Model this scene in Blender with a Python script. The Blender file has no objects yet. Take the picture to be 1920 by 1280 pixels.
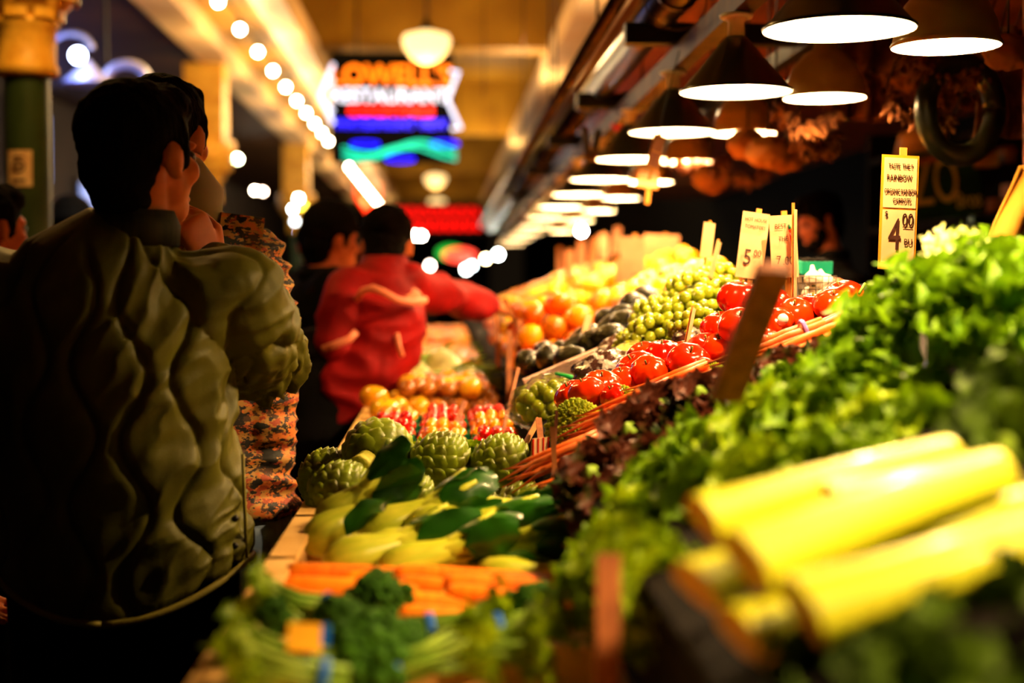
import bpy, bmesh, math, random
import numpy as np
from mathutils import Vector, Matrix, Euler, noise
random.seed(7)
PI=math.pi; V=Vector
C=bpy.context.scene.collection
# ------------------------------------------------------------------ camera
F=50/36*1920
CAM=V((0,0,1.42))
yaw=math.atan(130/F); pitch=math.atan(105/F)
RC=(Matrix.Rotation(-yaw,3,'Z')@Matrix.Rotation(PI/2-pitch,3,'X'))
def P(px,py,d):
    "point of the place at distance d along the aisle, seen at px,py"
    v=RC@V(((px-960)/F,(640-py)/F,-1)); return CAM+v*(d/v.y)
def PX(d): return d/F           # metres per pixel
cd=bpy.data.cameras.new('camera'); cam=bpy.data.objects.new('camera',cd); C.objects.link(cam)
cam.location=CAM; cam.rotation_euler=RC.to_euler(); cd.lens=50; cd.sensor_width=36
cd.dof.use_dof=True; cd.dof.focus_distance=2.72; cd.dof.aperture_fstop=1.75; cd.clip_start=.05
bpy.context.scene.camera=cam
# ------------------------------------------------------------------ materials
def srgb(c):
    return tuple([((x/255)/12.92 if x/255<=.04045 else ((x/255+.055)/1.055)**2.4) for x in c])+(1,)
def pm(name,col,col2=None,rough=.5,scale=30,spec=.25,metal=0,bump=0,bscale=60,rand=0,trans=0,coat=0,contrast=(.35,.65),stretch=None,detail=3,alpha=1,sss=0,transl=0,hue=.012):
    m=bpy.data.materials.new(name); m.use_nodes=True; nt=m.node_tree; n=nt.nodes; l=nt.links
    b=n['Principled BSDF']; b.inputs['Base Color'].default_value=srgb(col)
    b.inputs['Roughness'].default_value=rough; b.inputs['Metallic'].default_value=metal
    b.inputs['Specular IOR Level'].default_value=spec
    b.inputs['Coat Weight'].default_value=coat; b.inputs['Coat Roughness'].default_value=.15
    b.inputs['Transmission Weight'].default_value=trans
    b.inputs['Alpha'].default_value=alpha
    if sss: b.inputs['Subsurface Weight'].default_value=sss; b.inputs['Subsurface Radius'].default_value=(.02,.01,.005)
    tc=n.new('ShaderNodeTexCoord'); src=tc.outputs['Object']
    if stretch:
        mp=n.new('ShaderNodeMapping'); mp.inputs['Scale'].default_value=stretch; l.new(src,mp.inputs[0]); src=mp.outputs[0]
    out=None
    if col2:
        no=n.new('ShaderNodeTexNoise'); no.inputs['Scale'].default_value=scale; no.inputs['Detail'].default_value=detail; l.new(src,no.inputs['Vector'])
        mr=n.new('ShaderNodeMapRange'); mr.inputs[1].default_value=contrast[0]; mr.inputs[2].default_value=contrast[1]; l.new(no.outputs['Fac'],mr.inputs[0])
        mx=n.new('ShaderNodeMix'); mx.data_type='RGBA'; mx.inputs[6].default_value=srgb(col); mx.inputs[7].default_value=srgb(col2)
        l.new(mr.outputs[0],mx.inputs[0]); out=mx.outputs[2]
    if rand:
        oi=n.new('ShaderNodeObjectInfo'); hs=n.new('ShaderNodeHueSaturation')
        a=n.new('ShaderNodeMapRange'); a.inputs[3].default_value=.5-rand*hue*.3; a.inputs[4].default_value=.5+rand*hue
        v=n.new('ShaderNodeMapRange'); v.inputs[3].default_value=1-rand*.5; v.inputs[4].default_value=1+rand*.2
        l.new(oi.outputs['Random'],a.inputs[0]); l.new(oi.outputs['Random'],v.inputs[0])
        l.new(a.outputs[0],hs.inputs['Hue']); l.new(v.outputs[0],hs.inputs['Value'])
        if out: l.new(out,hs.inputs['Color'])
        else: hs.inputs['Color'].default_value=srgb(col)
        out=hs.outputs[0]
    if out: l.new(out,b.inputs['Base Color'])
    if bump:
        nb=n.new('ShaderNodeTexNoise'); nb.inputs['Scale'].default_value=bscale; l.new(src,nb.inputs['Vector'])
        bp=n.new('ShaderNodeBump'); bp.inputs['Strength'].default_value=bump; bp.inputs['Distance'].default_value=.01
        l.new(nb.outputs['Fac'],bp.inputs['Height']); l.new(bp.outputs[0],b.inputs['Normal'])
    if transl:
        t=n.new('ShaderNodeBsdfTranslucent'); ms=n.new('ShaderNodeMixShader'); ms.inputs[0].default_value=transl
        if out: l.new(out,t.inputs['Color'])
        else: t.inputs['Color'].default_value=srgb(col)
        l.new(b.outputs[0],ms.inputs[1]); l.new(t.outputs[0],ms.inputs[2]); l.new(ms.outputs[0],n['Material Output'].inputs[0])
    return m
def em(name,col,st):
    m=bpy.data.materials.new(name); m.use_nodes=True; b=m.node_tree.nodes['Principled BSDF']
    b.inputs['Base Color'].default_value=srgb(col); b.inputs['Emission Color'].default_value=srgb(col); b.inputs['Emission Strength'].default_value=st
    return m
def camo(name,cols,scale):
    m=bpy.data.materials.new(name); m.use_nodes=True; nt=m.node_tree; n=nt.nodes; l=nt.links; b=n['Principled BSDF']; b.inputs['Roughness'].default_value=.75
    tc=n.new('ShaderNodeTexCoord'); mp=n.new('ShaderNodeMapping'); mp.inputs['Scale'].default_value=(1,1,1.7); l.new(tc.outputs['Object'],mp.inputs[0])
    prev=None
    for i,c in enumerate(cols[1:]):
        no=n.new('ShaderNodeTexNoise'); no.inputs['Scale'].default_value=scale*(1+.25*i); no.inputs['Detail'].default_value=3.5; no.inputs['Roughness'].default_value=.6
        ad=n.new('ShaderNodeVectorMath'); ad.operation='ADD'; ad.inputs[1].default_value=(7*i,3*i,5*i); l.new(mp.outputs[0],ad.inputs[0]); l.new(ad.outputs[0],no.inputs['Vector'])
        g=n.new('ShaderNodeMath'); g.operation='GREATER_THAN'; g.inputs[1].default_value=.53+.012*i-(.035 if i==3 else 0); l.new(no.outputs['Fac'],g.inputs[0])
        mx=n.new('ShaderNodeMix'); mx.data_type='RGBA'; mx.inputs[7].default_value=srgb(c)
        if prev is None: mx.inputs[6].default_value=srgb(cols[0])
        else: l.new(prev,mx.inputs[6])
        l.new(g.outputs[0],mx.inputs[0]); prev=mx.outputs[2]
    l.new(prev,b.inputs['Base Color']); return m
# ------------------------------------------------------------------ mesh builder
def tag(o,label=None,cat=None,group=None,kind=None):
    if label: o['label']=label
    if cat: o['category']=cat
    if group: o['group']=group
    if kind: o['kind']=kind
    return o
def thing(name,label,cat,loc=(0,0,0),rot=(0,0,0),group=None):
    o=bpy.data.objects.new(name,None); C.objects.link(o); o.location=loc; o.rotation_euler=rot; o.empty_display_size=.05
    return tag(o,label,cat,group)
def linkmesh(name,me,mat,parent=None,loc=None):
    o=bpy.data.objects.new(name,me); C.objects.link(o)
    if mat: me.materials.clear(); me.materials.append(mat)
    if parent: o.parent=parent
    if loc is not None: o.location=loc
    return o
class MB:
    def __init__(s): s.v=[]; s.f=[]
    def add(s,vs,fs,M=None):
        k=len(s.v)
        s.v+= [M@V(v) for v in vs] if M else [V(v) for v in vs]
        s.f+=[tuple(i+k for i in f) for f in fs]; return s
    def box(s,c,d,M=None):
        x,y,z=d[0]/2,d[1]/2,d[2]/2
        vs=[(c[0]+a*x,c[1]+b*y,c[2]+e*z) for a in(-1,1) for b in(-1,1) for e in(-1,1)]
        return s.add(vs,[(0,1,3,2),(4,6,7,5),(0,4,5,1),(2,3,7,6),(0,2,6,4),(1,5,7,3)],M)
    def beam(s,a,b,w,h,up=(0,0,1)):
        a=V(a);b=V(b);t=(b-a);L=t.length;t.normalize();x=t.cross(V(up)).normalized();z=x.cross(t)
        M=Matrix((x,t,z)).transposed().to_4x4(); M.translation=(a+b)/2
        return s.box((0,0,0),(w,L,h),M)
    def lathe(s,pr,n=24,M=None,mod=None,closed=False):
        vs=[];fs=[]
        for (r,z) in pr:
            for i in range(n):
                a=2*PI*i/n; q=r*(mod(a,z) if mod else 1); vs.append((q*math.cos(a),q*math.sin(a),z))
        for j in range(len(pr)-1):
            for i in range(n):
                i2=(i+1)%n; fs.append((j*n+i,j*n+i2,(j+1)*n+i2,(j+1)*n+i))
        if closed:
            for i in range(n):
                i2=(i+1)%n; j=len(pr)-1; fs.append((j*n+i,j*n+i2,i2,i))
        return s.add(vs,fs,M)
    def sph(s,c,r,n=12,m=8,M=None):
        if not hasattr(r,'__len__'): r=(r,r,r)
        vs=[(c[0],c[1],c[2]-r[2])];fs=[]
        for j in range(1,m):
            t=PI*j/m
            for i in range(n):
                a=2*PI*i/n; vs.append((c[0]+r[0]*math.sin(t)*math.cos(a),c[1]+r[1]*math.sin(t)*math.sin(a),c[2]-r[2]*math.cos(t)))
        vs.append((c[0],c[1],c[2]+r[2])); T=len(vs)-1
        for i in range(n):
            i2=(i+1)%n; fs.append((0,1+i2,1+i)); fs.append((T,T-n+i,T-n+i2))
            for j in range(m-2): fs.append((1+j*n+i,1+j*n+i2,1+(j+1)*n+i2,1+(j+1)*n+i))
        return s.add(vs,fs,M)
    def tube(s,pts,rad,n=8,side=None,cap=True,round_=False,M=None):
        pts=[V(p) for p in pts]; N=len(pts)
        if not hasattr(rad,'__len__'): rad=[rad]*N
        rad=[(r,r) if not hasattr(r,'__len__') else r for r in rad]
        if round_:
            a=(pts[0]-pts[1]).normalized(); b=(pts[-1]-pts[-2]).normalized(); r0=rad[0];r1=rad[-1]; m0=min(r0);m1=min(r1)
            pre=[(pts[0]+a*m0*math.sin(t),(r0[0]*math.cos(t),r0[1]*math.cos(t))) for t in(1.4,1.0,.5)]
            post=[(pts[-1]+b*m1*math.sin(t),(r1[0]*math.cos(t),r1[1]*math.cos(t))) for t in(.5,1.0,1.4)]
            pts=[p for p,_ in pre]+pts+[p for p,_ in post]; rad=[r for _,r in pre]+rad+[r for _,r in post]; N=len(pts)
        vs=[];fs=[];px=None
        for k in range(N):
            t=(pts[min(k+1,N-1)]-pts[max(k-1,0)]).normalized()
            ref=V(side) if side else (px if px else (V((0,0,1)) if abs(t.z)<.9 else V((1,0,0))))
            x=(ref-t*ref.dot(t)); x=x.normalized() if x.length>1e-5 else V((1,0,0)); y=t.cross(x); px=x
            for i in range(n):
                a=2*PI*i/n; vs.append(pts[k]+x*rad[k][0]*math.cos(a)+y*rad[k][1]*math.sin(a))
        for k in range(N-1):
            for i in range(n):
                i2=(i+1)%n; fs.append((k*n+i,k*n+i2,(k+1)*n+i2,(k+1)*n+i))
        if cap: fs.append(tuple(range(n))[::-1]); fs.append(tuple((N-1)*n+i for i in range(n)))
        return s.add(vs,fs,M)
    def grid(s,fn,nu,nv,M=None):
        vs=[fn(i/nu,j/nv) for j in range(nv+1) for i in range(nu+1)]
        fs=[(j*(nu+1)+i,j*(nu+1)+i+1,(j+1)*(nu+1)+i+1,(j+1)*(nu+1)+i) for j in range(nv) for i in range(nu)]
        return s.add(vs,fs,M)
    def mesh(s,name,smooth=True,recalc=False):
        me=bpy.data.meshes.new(name); me.from_pydata([tuple(v) for v in s.v],[],s.f)
        if recalc:
            bm=bmesh.new(); bm.from_mesh(me); bmesh.ops.recalc_face_normals(bm,faces=bm.faces); bm.to_mesh(me); bm.free()
        if smooth: me.polygons.foreach_set('use_smooth',[True]*len(me.polygons))
        me.update(); return me
    def build(s,name,mat,parent=None,smooth=True,origin=None,recalc=True):
        if origin is not None:
            o=V(origin); s.v=[v-o for v in s.v]
        ob=linkmesh(name,s.mesh(name,smooth,recalc),mat,parent,None if parent else origin)
        return ob
def remesh(mb,voxel,iters,name,mat,parent,disp=None):
    me=mb.mesh(name,True,True); o=bpy.data.objects.new(name,me); C.objects.link(o)
    r=o.modifiers.new('r','REMESH'); r.mode='VOXEL'; r.voxel_size=voxel; r.use_smooth_shade=True
    if iters:
        s=o.modifiers.new('s','SMOOTH'); s.factor=.5; s.iterations=iters
    bpy.context.view_layer.update()
    dg=bpy.context.evaluated_depsgraph_get(); m2=bpy.data.meshes.new_from_object(o.evaluated_get(dg))
    bpy.data.objects.remove(o); bpy.data.meshes.remove(me); m2.name=name
    if disp:
        n=len(m2.vertices); co=np.empty(n*3); m2.vertices.foreach_get('co',co); co=co.reshape(-1,3)
        no=np.empty(n*3); m2.vertex_normals.foreach_get('vector',no); no=no.reshape(-1,3)
        co=disp(co,no); m2.vertices.foreach_set('co',co.reshape(-1)); m2.update()
    m2.polygons.foreach_set('use_smooth',[True]*len(m2.polygons))
    return linkmesh(name,m2,mat,parent)
def copy_tree(o,loc=None,rot=None,parent=None,label=None,group=None,scale=None):
    c=o.copy(); C.objects.link(c)
    if parent: c.parent=parent
    for ch in list(o.children): copy_tree(ch,parent=c)
    if loc is not None: c.location=loc
    if rot is not None: c.rotation_euler=rot
    if scale is not None: c.scale=(scale,)*3 if not hasattr(scale,'__len__') else scale
    if label: c['label']=label
    if group: c['group']=group
    return c
class Kind:
    "first call places the thing itself, later calls place copies"
    def __init__(s,o): s.o=o; s.used=False
    def __call__(s,loc,rot=(0,0,0),label=None,group=None,scale=1,cat=None):
        if not s.used:
            s.used=True; o=s.o; o.location=loc; o.rotation_euler=rot; o.scale=(scale,)*3
            if label: o['label']=label
            if group: o['group']=group
            return o
        return copy_tree(s.o,loc,rot,None,label,group,scale)
def text(name,body,size,mat,parent,M,ext=.001,align='CENTER',bold=0,sx=1):
    cu=bpy.data.curves.new(name,'FONT'); cu.body=body; cu.size=size; cu.extrude=ext; cu.align_x=align; cu.align_y='CENTER'; cu.offset=bold; cu.resolution_u=3
    o=bpy.data.objects.new(name,cu); C.objects.link(o); bpy.context.view_layer.update()
    me=bpy.data.meshes.new_from_object(o.evaluated_get(bpy.context.evaluated_depsgraph_get())); bpy.data.objects.remove(o)
    me.transform(Matrix.Diagonal((sx,1,1,1))); me.transform(M); me.name=name
    return linkmesh(name,me,mat,parent)
FACE=Matrix.Rotation(PI/2,4,'X')   # upright, readable from the camera side
def T(x,y,z): return Matrix.Translation((x,y,z))
def R(a,ax): return Matrix.Rotation(a,4,ax)
def light(name,kind,loc,col,w,parent=None,rad=.05,rot=None,**k):
    d=bpy.data.lights.new(name,kind); d.color=srgb(col)[:3]; d.energy=w
    if kind!='AREA': d.shadow_soft_size=rad
    for a,b in k.items(): setattr(d,a,b)
    o=bpy.data.objects.new(name,d); C.objects.link(o); o.location=loc
    if rot: o.rotation_euler=rot
    if parent: o.parent=parent
    return o
def rnd(a,b): return random.uniform(a,b)
ORD=['nearest','second','third','fourth','fifth','sixth','seventh','eighth','ninth','tenth','eleventh','twelfth','thirteenth','fourteenth']
# ================================================================== SETTING
m_ceil=pm('ochre ceiling paint',(184,140,36),(156,112,24),rough=.6,scale=2)
m_beam=pm('cream beam paint',(236,206,160),(222,184,130),rough=.45,scale=4)
m_wood=pm('brown ceiling boards',(176,96,38),(120,60,22),rough=.5,scale=3,stretch=(12,.6,1))
m_dark=pm('dark painted steel',(26,22,18),(14,12,10),rough=.5,scale=8)
m_black=pm('black paint',(12,11,10),(20,18,16),rough=.6,scale=5)
m_floor=pm('worn brown floor',(74,50,32),(48,32,20),rough=.5,scale=4,stretch=(1,8,1))
m_wall=pm('dark plum wall',(48,32,34),(30,22,26),rough=.7,scale=2)
m_bw_=pm('black back wall',(7,6,5),rough=.95,spec=.1)
m_iron=pm('dark bronze pipe',(60,44,34),(36,26,22),rough=.28,metal=.9,scale=9,bump=.05,bscale=14)
m_rail=pm('weathered brown rail',(90,66,40),(52,38,24),rough=.55,scale=14)
def struct(mb,name,mat,origin=None,smooth=False): return tag(mb.build(name,mat,None,smooth,origin),kind='structure')
struct(MB().box((-1,29,-.05),(11,62,.1)),'floor',m_floor)
struct(MB().box((-1,29,4.25),(11,62,.1)),'ceiling',m_ceil)
struct(MB().box((-4.3,32,2.1),(.2,56,4.2)),'wall_left',m_wall)
struct(MB().box((3.5,29,2.1),(.2,62,4.2)),'wall_right',m_bw_)
struct(MB().box((-1,60,2.1),(6,.2,4.2)),'wall_far',m_wall)
# cross beams of the bays
k=1
for y in (12.6,19.6,26.6,33.6,40.6,47.6):
    struct(MB().box((-.6,y,3.84),(7.2,.35,.72)),'trim_%d'%k,m_ceil); k+=1
# three long cream beams, soffit panel between the left two
struct(MB().box((-1.93,25,3.42),(.27,44,.2)),'trim_%d'%k,m_beam); k+=1
struct(MB().box((-1.17,25,3.42),(.22,44,.2)),'trim_%d'%k,m_beam); k+=1
struct(MB().box((1.08,25,3.42),(.32,44,.2)),'trim_%d'%k,m_beam); k+=1
struct(MB().box((-1.55,25,3.49),(.5,44,.04)),'trim_%d'%k,m_ceil); k+=1
struct(MB().box((2.2,9.5,2.55),(2.6,17,.05)),'trim_%d'%k,m_wood); k+=1
struct(MB().box((2.3,25,3.45),(2.2,52,.06)),'trim_%d'%k,m_ceil); k+=1
struct(MB().box((-3.2,25,3.46),(2.1,44,.06)),'trim_%d'%k,pm('dark brown soffit',(84,54,22),(64,40,16),rough=.6,scale=2)); k+=1
# light windows / lit shop panels on the left wall
m_pane=em('cool lit shop window',(120,140,200),1.1)
m_frame=pm('grey window frame',(70,66,74),rough=.5)
wi=1
for (y,w,z0,z1) in ((12.6,1.0,2.55,3.5),(14.6,1.3,2.5,3.2),(17.2,1.2,1.9,2.6),(12.8,1.5,1.9,2.3)):
    o=struct(MB().box((-4.18,y,(z0+z1)/2),(.06,w+.1,z1-z0+.1)),'window_%d'%wi,m_frame); wi+=1
    MB().box((-4.14,y,(z0+z1)/2),(.03,w,z1-z0)).build('pane',m_pane,o,False)
# pipes above the stall
o=MB().tube([(.63,2.7,2.213),(.63,6.1,2.213)],.055,24).tube([(.63,6.1,2.213),(.63,19,2.19)],.048,20)
for y in (3.8,6.1,8.8): o.tube([(.63,y-.02,2.213),(.63,y+.02,2.213)],.061,24)
tag(o.build('overhead_pipe',m_iron),'thick dark metal pipe running overhead down the aisle','pipe')
o=MB().tube([(.51,2.8,2.255),(.51,19,2.235)],.024,14)
for y in(3.9,6.4,9): o.tube([(.51,y,2.25),(.51,y,3.32)],.004,6)
tag(o.build('overhead_pipe',m_iron),'thinner dark pipe running left of the thick overhead pipe','pipe')
tag(MB().tube([(.63+.085*math.cos(a),3.85+.03*math.sin(a),2.19+.085*math.sin(a)) for a in [i*2*PI/24 for i in range(25)]],.0026,6).build('wire_loop',m_rail),'thin wire looped round the thick overhead pipe','wire')
rl=MB().box((.70,9.4,2.085),(.05,16,.06)).build('lamp_rail',m_rail,None,False); tag(rl,'long wooden rail carrying the row of black cone lamps','rail')
rl=MB().box((1.05,9.4,2.12),(.04,16,.045)).build('lamp_rail',m_dark,None,False); tag(rl,'dark rail carrying the row of cream dome lamps','rail')
for i,y in enumerate((2.35,4.15,5.65,7.2,9.1,11.4)):
    tag(MB().box((.94,y,2.15),(.82,.06,.06)).build('cross_bar',m_dark,None,False),'black steel bar crossing above the lamps, %s from the camera'%ORD[i],'bar','bars across the lamp rails')
for i,(x,y,z) in enumerate(((.51,4.7,2.25),(.51,6.8,2.25),(.70,5.0,2.1),(.35,12,3.0),(.55,15,3.0),(.2,18,3.0))):
    tag(MB().tube([(x,y,z),(x,y,4.2 if x<.5 else 3.38)],.0045,6).build('hanger_rod',m_dark),'thin dark rod hanging from ceiling, %s from the camera'%ORD[i],'rod','hanger rods')
# ================================================================== LAMPS
W1=(255,208,142)
m_shade=pm('dark green lamp enamel',(34,36,18),(24,26,12),rough=.3,scale=6,coat=.3)
m_liner=pm('white lamp lining',(250,244,236),rough=.5)
m_cream=pm('cream lamp enamel',(208,168,92),(176,136,66),rough=.3,scale=5,coat=.3)
m_bulb=em('glowing lamp bulb',(255,236,214),30)
m_glass=pm('frosted lamp glass',(240,220,190),rough=.4)
def cone_lamp(kind,label,group,loc,w,r,s=.64):
    t=thing('pendant_lamp',label,'lamp',loc,(0,0,0),group)
    L=lambda pr:[(a*s if a!=-1 else r,b*s) for a,b in pr]
    if kind=='cone':
        MB().lathe([(r,0),(r+.002,.005),(r*.97,.008)]+L([(.05,.185),(.036,.2),(.0,.2)]),40).build('shade',m_shade,t)
        MB().lathe([(r,0),(r*.955,.004)]+L([(.042,.18),(0,.185)]),40).build('lining',m_liner,t)
        MB().lathe(L([(0,.2),(.032,.2),(.03,.255),(.04,.262),(.04,.27),(0,.27)]),20).build('socket',m_glass,t)
        MB().lathe(L([(0,.268),(.058,.268),(.062,.278),(.05,.285),(.01,.286),(.01,.34),(0,.34)]),20).build('canopy',m_liner,t)
    else:
        MB().lathe([(r,0),(r+.003,.004),(r*.98,.013),(r*.93,.045),(r*.78,.083),(r*.52,.115)]+L([(.05,.2),(.04,.24),(.0,.245)]),40).build('shade',m_cream,t)
        MB().lathe([(r,0),(r*.96,.01),(r*.9,.043),(r*.75,.08),(r*.5,.11),(0,.12)],40).build('lining',m_liner,t)
        MB().lathe(L([(0,.24),(.03,.24),(.028,.32),(.02,.33),(.02,.36),(0,.36)]),16).build('socket',m_dark,t)
    MB().sph((0,0,.09),(.015,.015,.017),16,10).build('bulb',m_bulb,t)
    light('lamp_light','POINT',(0,0,.056),W1,w,t,.014)
    return t
LW=30
zs=[1.859,1.869,1.872,1.875,1.875,1.875,1.87,1.862,1.85,1.842,1.836,1.83]
for i in range(12):
    y=2.44+.845*i+.02*i*i
    cone_lamp('cone','black cone pendant lamp, %s of the row along the wooden rail'%ORD[i],'black cone lamps over the stall',(.683,y,zs[i]),LW*(1 if i<7 else .6),.13)
zs=[1.898,1.914,1.927,1.927,1.92,1.912,1.9,1.895,1.876]
for i,y in enumerate((2.83,3.74,4.75,5.85,6.9,8.05,9.2,10.5,12)):
    cone_lamp('dome','cream dome pendant lamp, %s of the row behind the cone lamps'%ORD[i],'cream dome lamps behind the cone lamps',(1.01,y,zs[i]),LW*(.6 if i<5 else .4),.107)
# the same lamp row goes on above and behind the photographer
for x,y,z,sz,w_ in ((.68,1.58,1.86,1.9,2.2),(.60,.78,1.86,1.9,1.6),(1.0,1.95,1.9,1.9,1.5),(1.0,1.1,1.9,1.8,1.0)): light('row_lamp','SPOT',(x,y,z),W1,LW*w_,None,.04,(0,0,0),spot_size=sz,spot_blend=.35)
# schoolhouse pendants down the aisle
m_opal=em('opal globe glass',(255,214,140),1.15)
for i,y in enumerate((11,18,25,32,39)):
    t=thing('globe_lamp','opal schoolhouse pendant lamp, %s down the aisle'%ORD[i],'lamp',(-.12,y,3.25),(0,0,0),'opal pendants down the aisle')
    MB().lathe([(0,-.13),(.05,-.125),(.12,-.085),(.17,-.02),(.19,.045),(.17,.085),(.1,.105),(.05,.12),(0,.12)],32).build('globe',m_opal,t)
    MB().lathe([(.05,.11),(.07,.12),(.035,.16),(.012,.22),(0,.22)],20).tube([(0,0,.2),(0,0,.95)],.008,8).build('rod',m_dark,t)
    light('lamp_light','POINT',(0,0,-.3),(255,200,110),28 if i==0 else 11,t,.15)
light('column_fill','POINT',(-1.2,4.6,2.95),(255,200,110),30,None,.15)  # added unseen fill light brightening the mustard capital, not one of the pendants
for y in(9,13,19): light('string_light','POINT',(.7,y,3.0),(255,215,150),34,None,.1)
# round bulbs in a string on the left soffit
m_sb=em('string bulb',(255,226,180),60)
bu=tag(MB().sph((0,0,0),.03,12,8).build('light_bulb',m_sb),'round glowing bulb in the row under the left soffit','bulb','row of round bulbs under the left soffit')
MB().lathe([(0,.028),(.018,.03),(.018,.075),(0,.078)],10).build('socket',m_dark,bu)
K=Kind(bu)
for i in range(26):
    if i in(11,12): continue
    K((-1.46,9.45+i,3.27),group='row of round bulbs under the left soffit')
tag(MB().tube([(-1.46,8,3.36),(-1.46,36,3.36)],.012,6).build('festoon_cable',m_dark),'dark cable carrying the row of round bulbs','cable')
for i in (-1,1,3,5,7,10,13,17,21): light('string_light','POINT',(-1.46,9.95+i,3.05),(255,210,140),18,None,.1)
# loose bokeh lamps far down the hall
def _fb(px,py,d,r,col,st,label):
    o=MB().sph((0,0,0),r,12,8).build('light_bulb',em('bulb glow',col,st)); o.location=P(px,py,d); MB().lathe([(0,r*.9),(r*.5,r*.95),(r*.5,r*1.9),(0,r*2)],8).build('socket',m_dark,o)
    return tag(o,label,'bulb')
for a in ((445,298,14,.035,(225,240,180),60,'greenish white bulb on the yellow pier far left'),
 (478,357,20,.03,(255,230,190),60,'left bulb of the close pair past the camouflage jacket'),(493,359,20,.03,(255,215,180),40,'right bulb of the close pair past the camouflage jacket'),
 (560,372,18,.035,(255,240,200),70,'topmost bulb of the cluster above the black capped head'),(573,390,18,.035,(255,220,60),10,'yellow bulb in the cluster left of the capped man'),(549,392,18,.03,(230,240,255),40,'pale bulb on the left of the cluster by the capped man'),(562,438,18,.035,(190,200,255),20,'lowest lilac bulb left of the capped man'),(553,415,18,.035,(210,220,220),12,'dull white bulb in the middle of the cluster'),
 (749,441,24,.045,(255,214,140),60,'round bulb left of the long white bulb pair'),(778,441,24,.045,(255,236,200),60,'first bulb of the joined white group'),(790,442,24,.045,(255,240,214),60,'last bulb of the joined white group'),(757,463,24,.045,(230,160,130),14,'dim pink bulb under the white group'),(725,432,24,.045,(240,140,60),14,'dim orange bulb below the red neon'),
 (806,498,22,.045,(255,220,200),26,'pinkish white bulb low above the fruit'),(874,505,22,.05,(220,230,220),26,'white bulb under the green and red lamp'),(885,498,22,.045,(200,220,220),20,'bluish white bulb next to the green and red lamp'),
 (911,485,20,.04,(255,225,160),40,'cream bulb left of the brightest far bulb'),(934,477,20,.045,(230,255,235),90,'brightest far bulb above the reaching hand'),(1090,433,15,.04,(255,250,240),120,'white bulb at the end of the lamp rows'),(962,412,16,.03,(230,120,30),12,'dim orange bulb beside the overhead pipe'),
 (8,95,13,.05,(150,160,220),8,'small bluish bulb behind the mustard capital')): _fb(*a)
# coloured lamp, green rim and red dome
t=thing('coloured_lamp','green rimmed lamp with a red dome far down the hall','lamp',P(862,478,22))
MB().sph((0,0,0),(.26,.1,.11),20,10).build('dome',em('red lamp',(255,70,50),1.6),t); MB().sph((-.14,.12,.04),(.22,.08,.12),20,10).build('rim',em('green lamp',(10,170,50),.9),t)
# gooseneck lamps by the left wall
m_cool=em('cool lamp glow',(200,215,255),20); m_neck=pm('pale steel neck',(190,190,215),rough=.35,metal=.3)
for i,(px,py) in enumerate(((133,92),(238,150))):
    d=9.0; o=P(px,py,d); s=PX(d)
    t=thing('gooseneck_lamp',('gooseneck lamp with lit bulb beside the mustard capital','gooseneck lamp arching over the dark haired head')[i],'lamp',o,(0,0,0),'gooseneck lamps')
    MB().tube([(-24*s*1.3*math.cos(a)*1.2,.0,(26*math.sin(a)*1.1)*s) for a in [j*PI/12 for j in range(13)]],.03 if i else .02,10).build('neck',m_neck,t)
    MB().lathe([(.02,.0),(.05,-.04),(.16,-.14),(.165,-.15),(.15,-.148),(.05,-.05),(0,-.03)],24,T(30*s,0,-20*s)).build('shade',m_neck,t)
    MB().tube([(-24*s*1.56,0,0),(-24*s*1.56,.0,-.2),(-24*s*1.56,0,4.15-o.z)],.012,8).build('drop_pole',m_dark,t)
    if i==0:
        MB().sph((26*s,-.18,-20*s),.045,14,10).build('bulb',m_cool,t)
        light('lamp_light','POINT',(10*s,-.3,-60*s),(130,150,255),4,t,.05)
light('street_glow','AREA',(-3.9,14,2.6),(90,100,255),5,None,rot=(0,-PI/2,0),shape='RECTANGLE',size=3,size_y=1.2)
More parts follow.
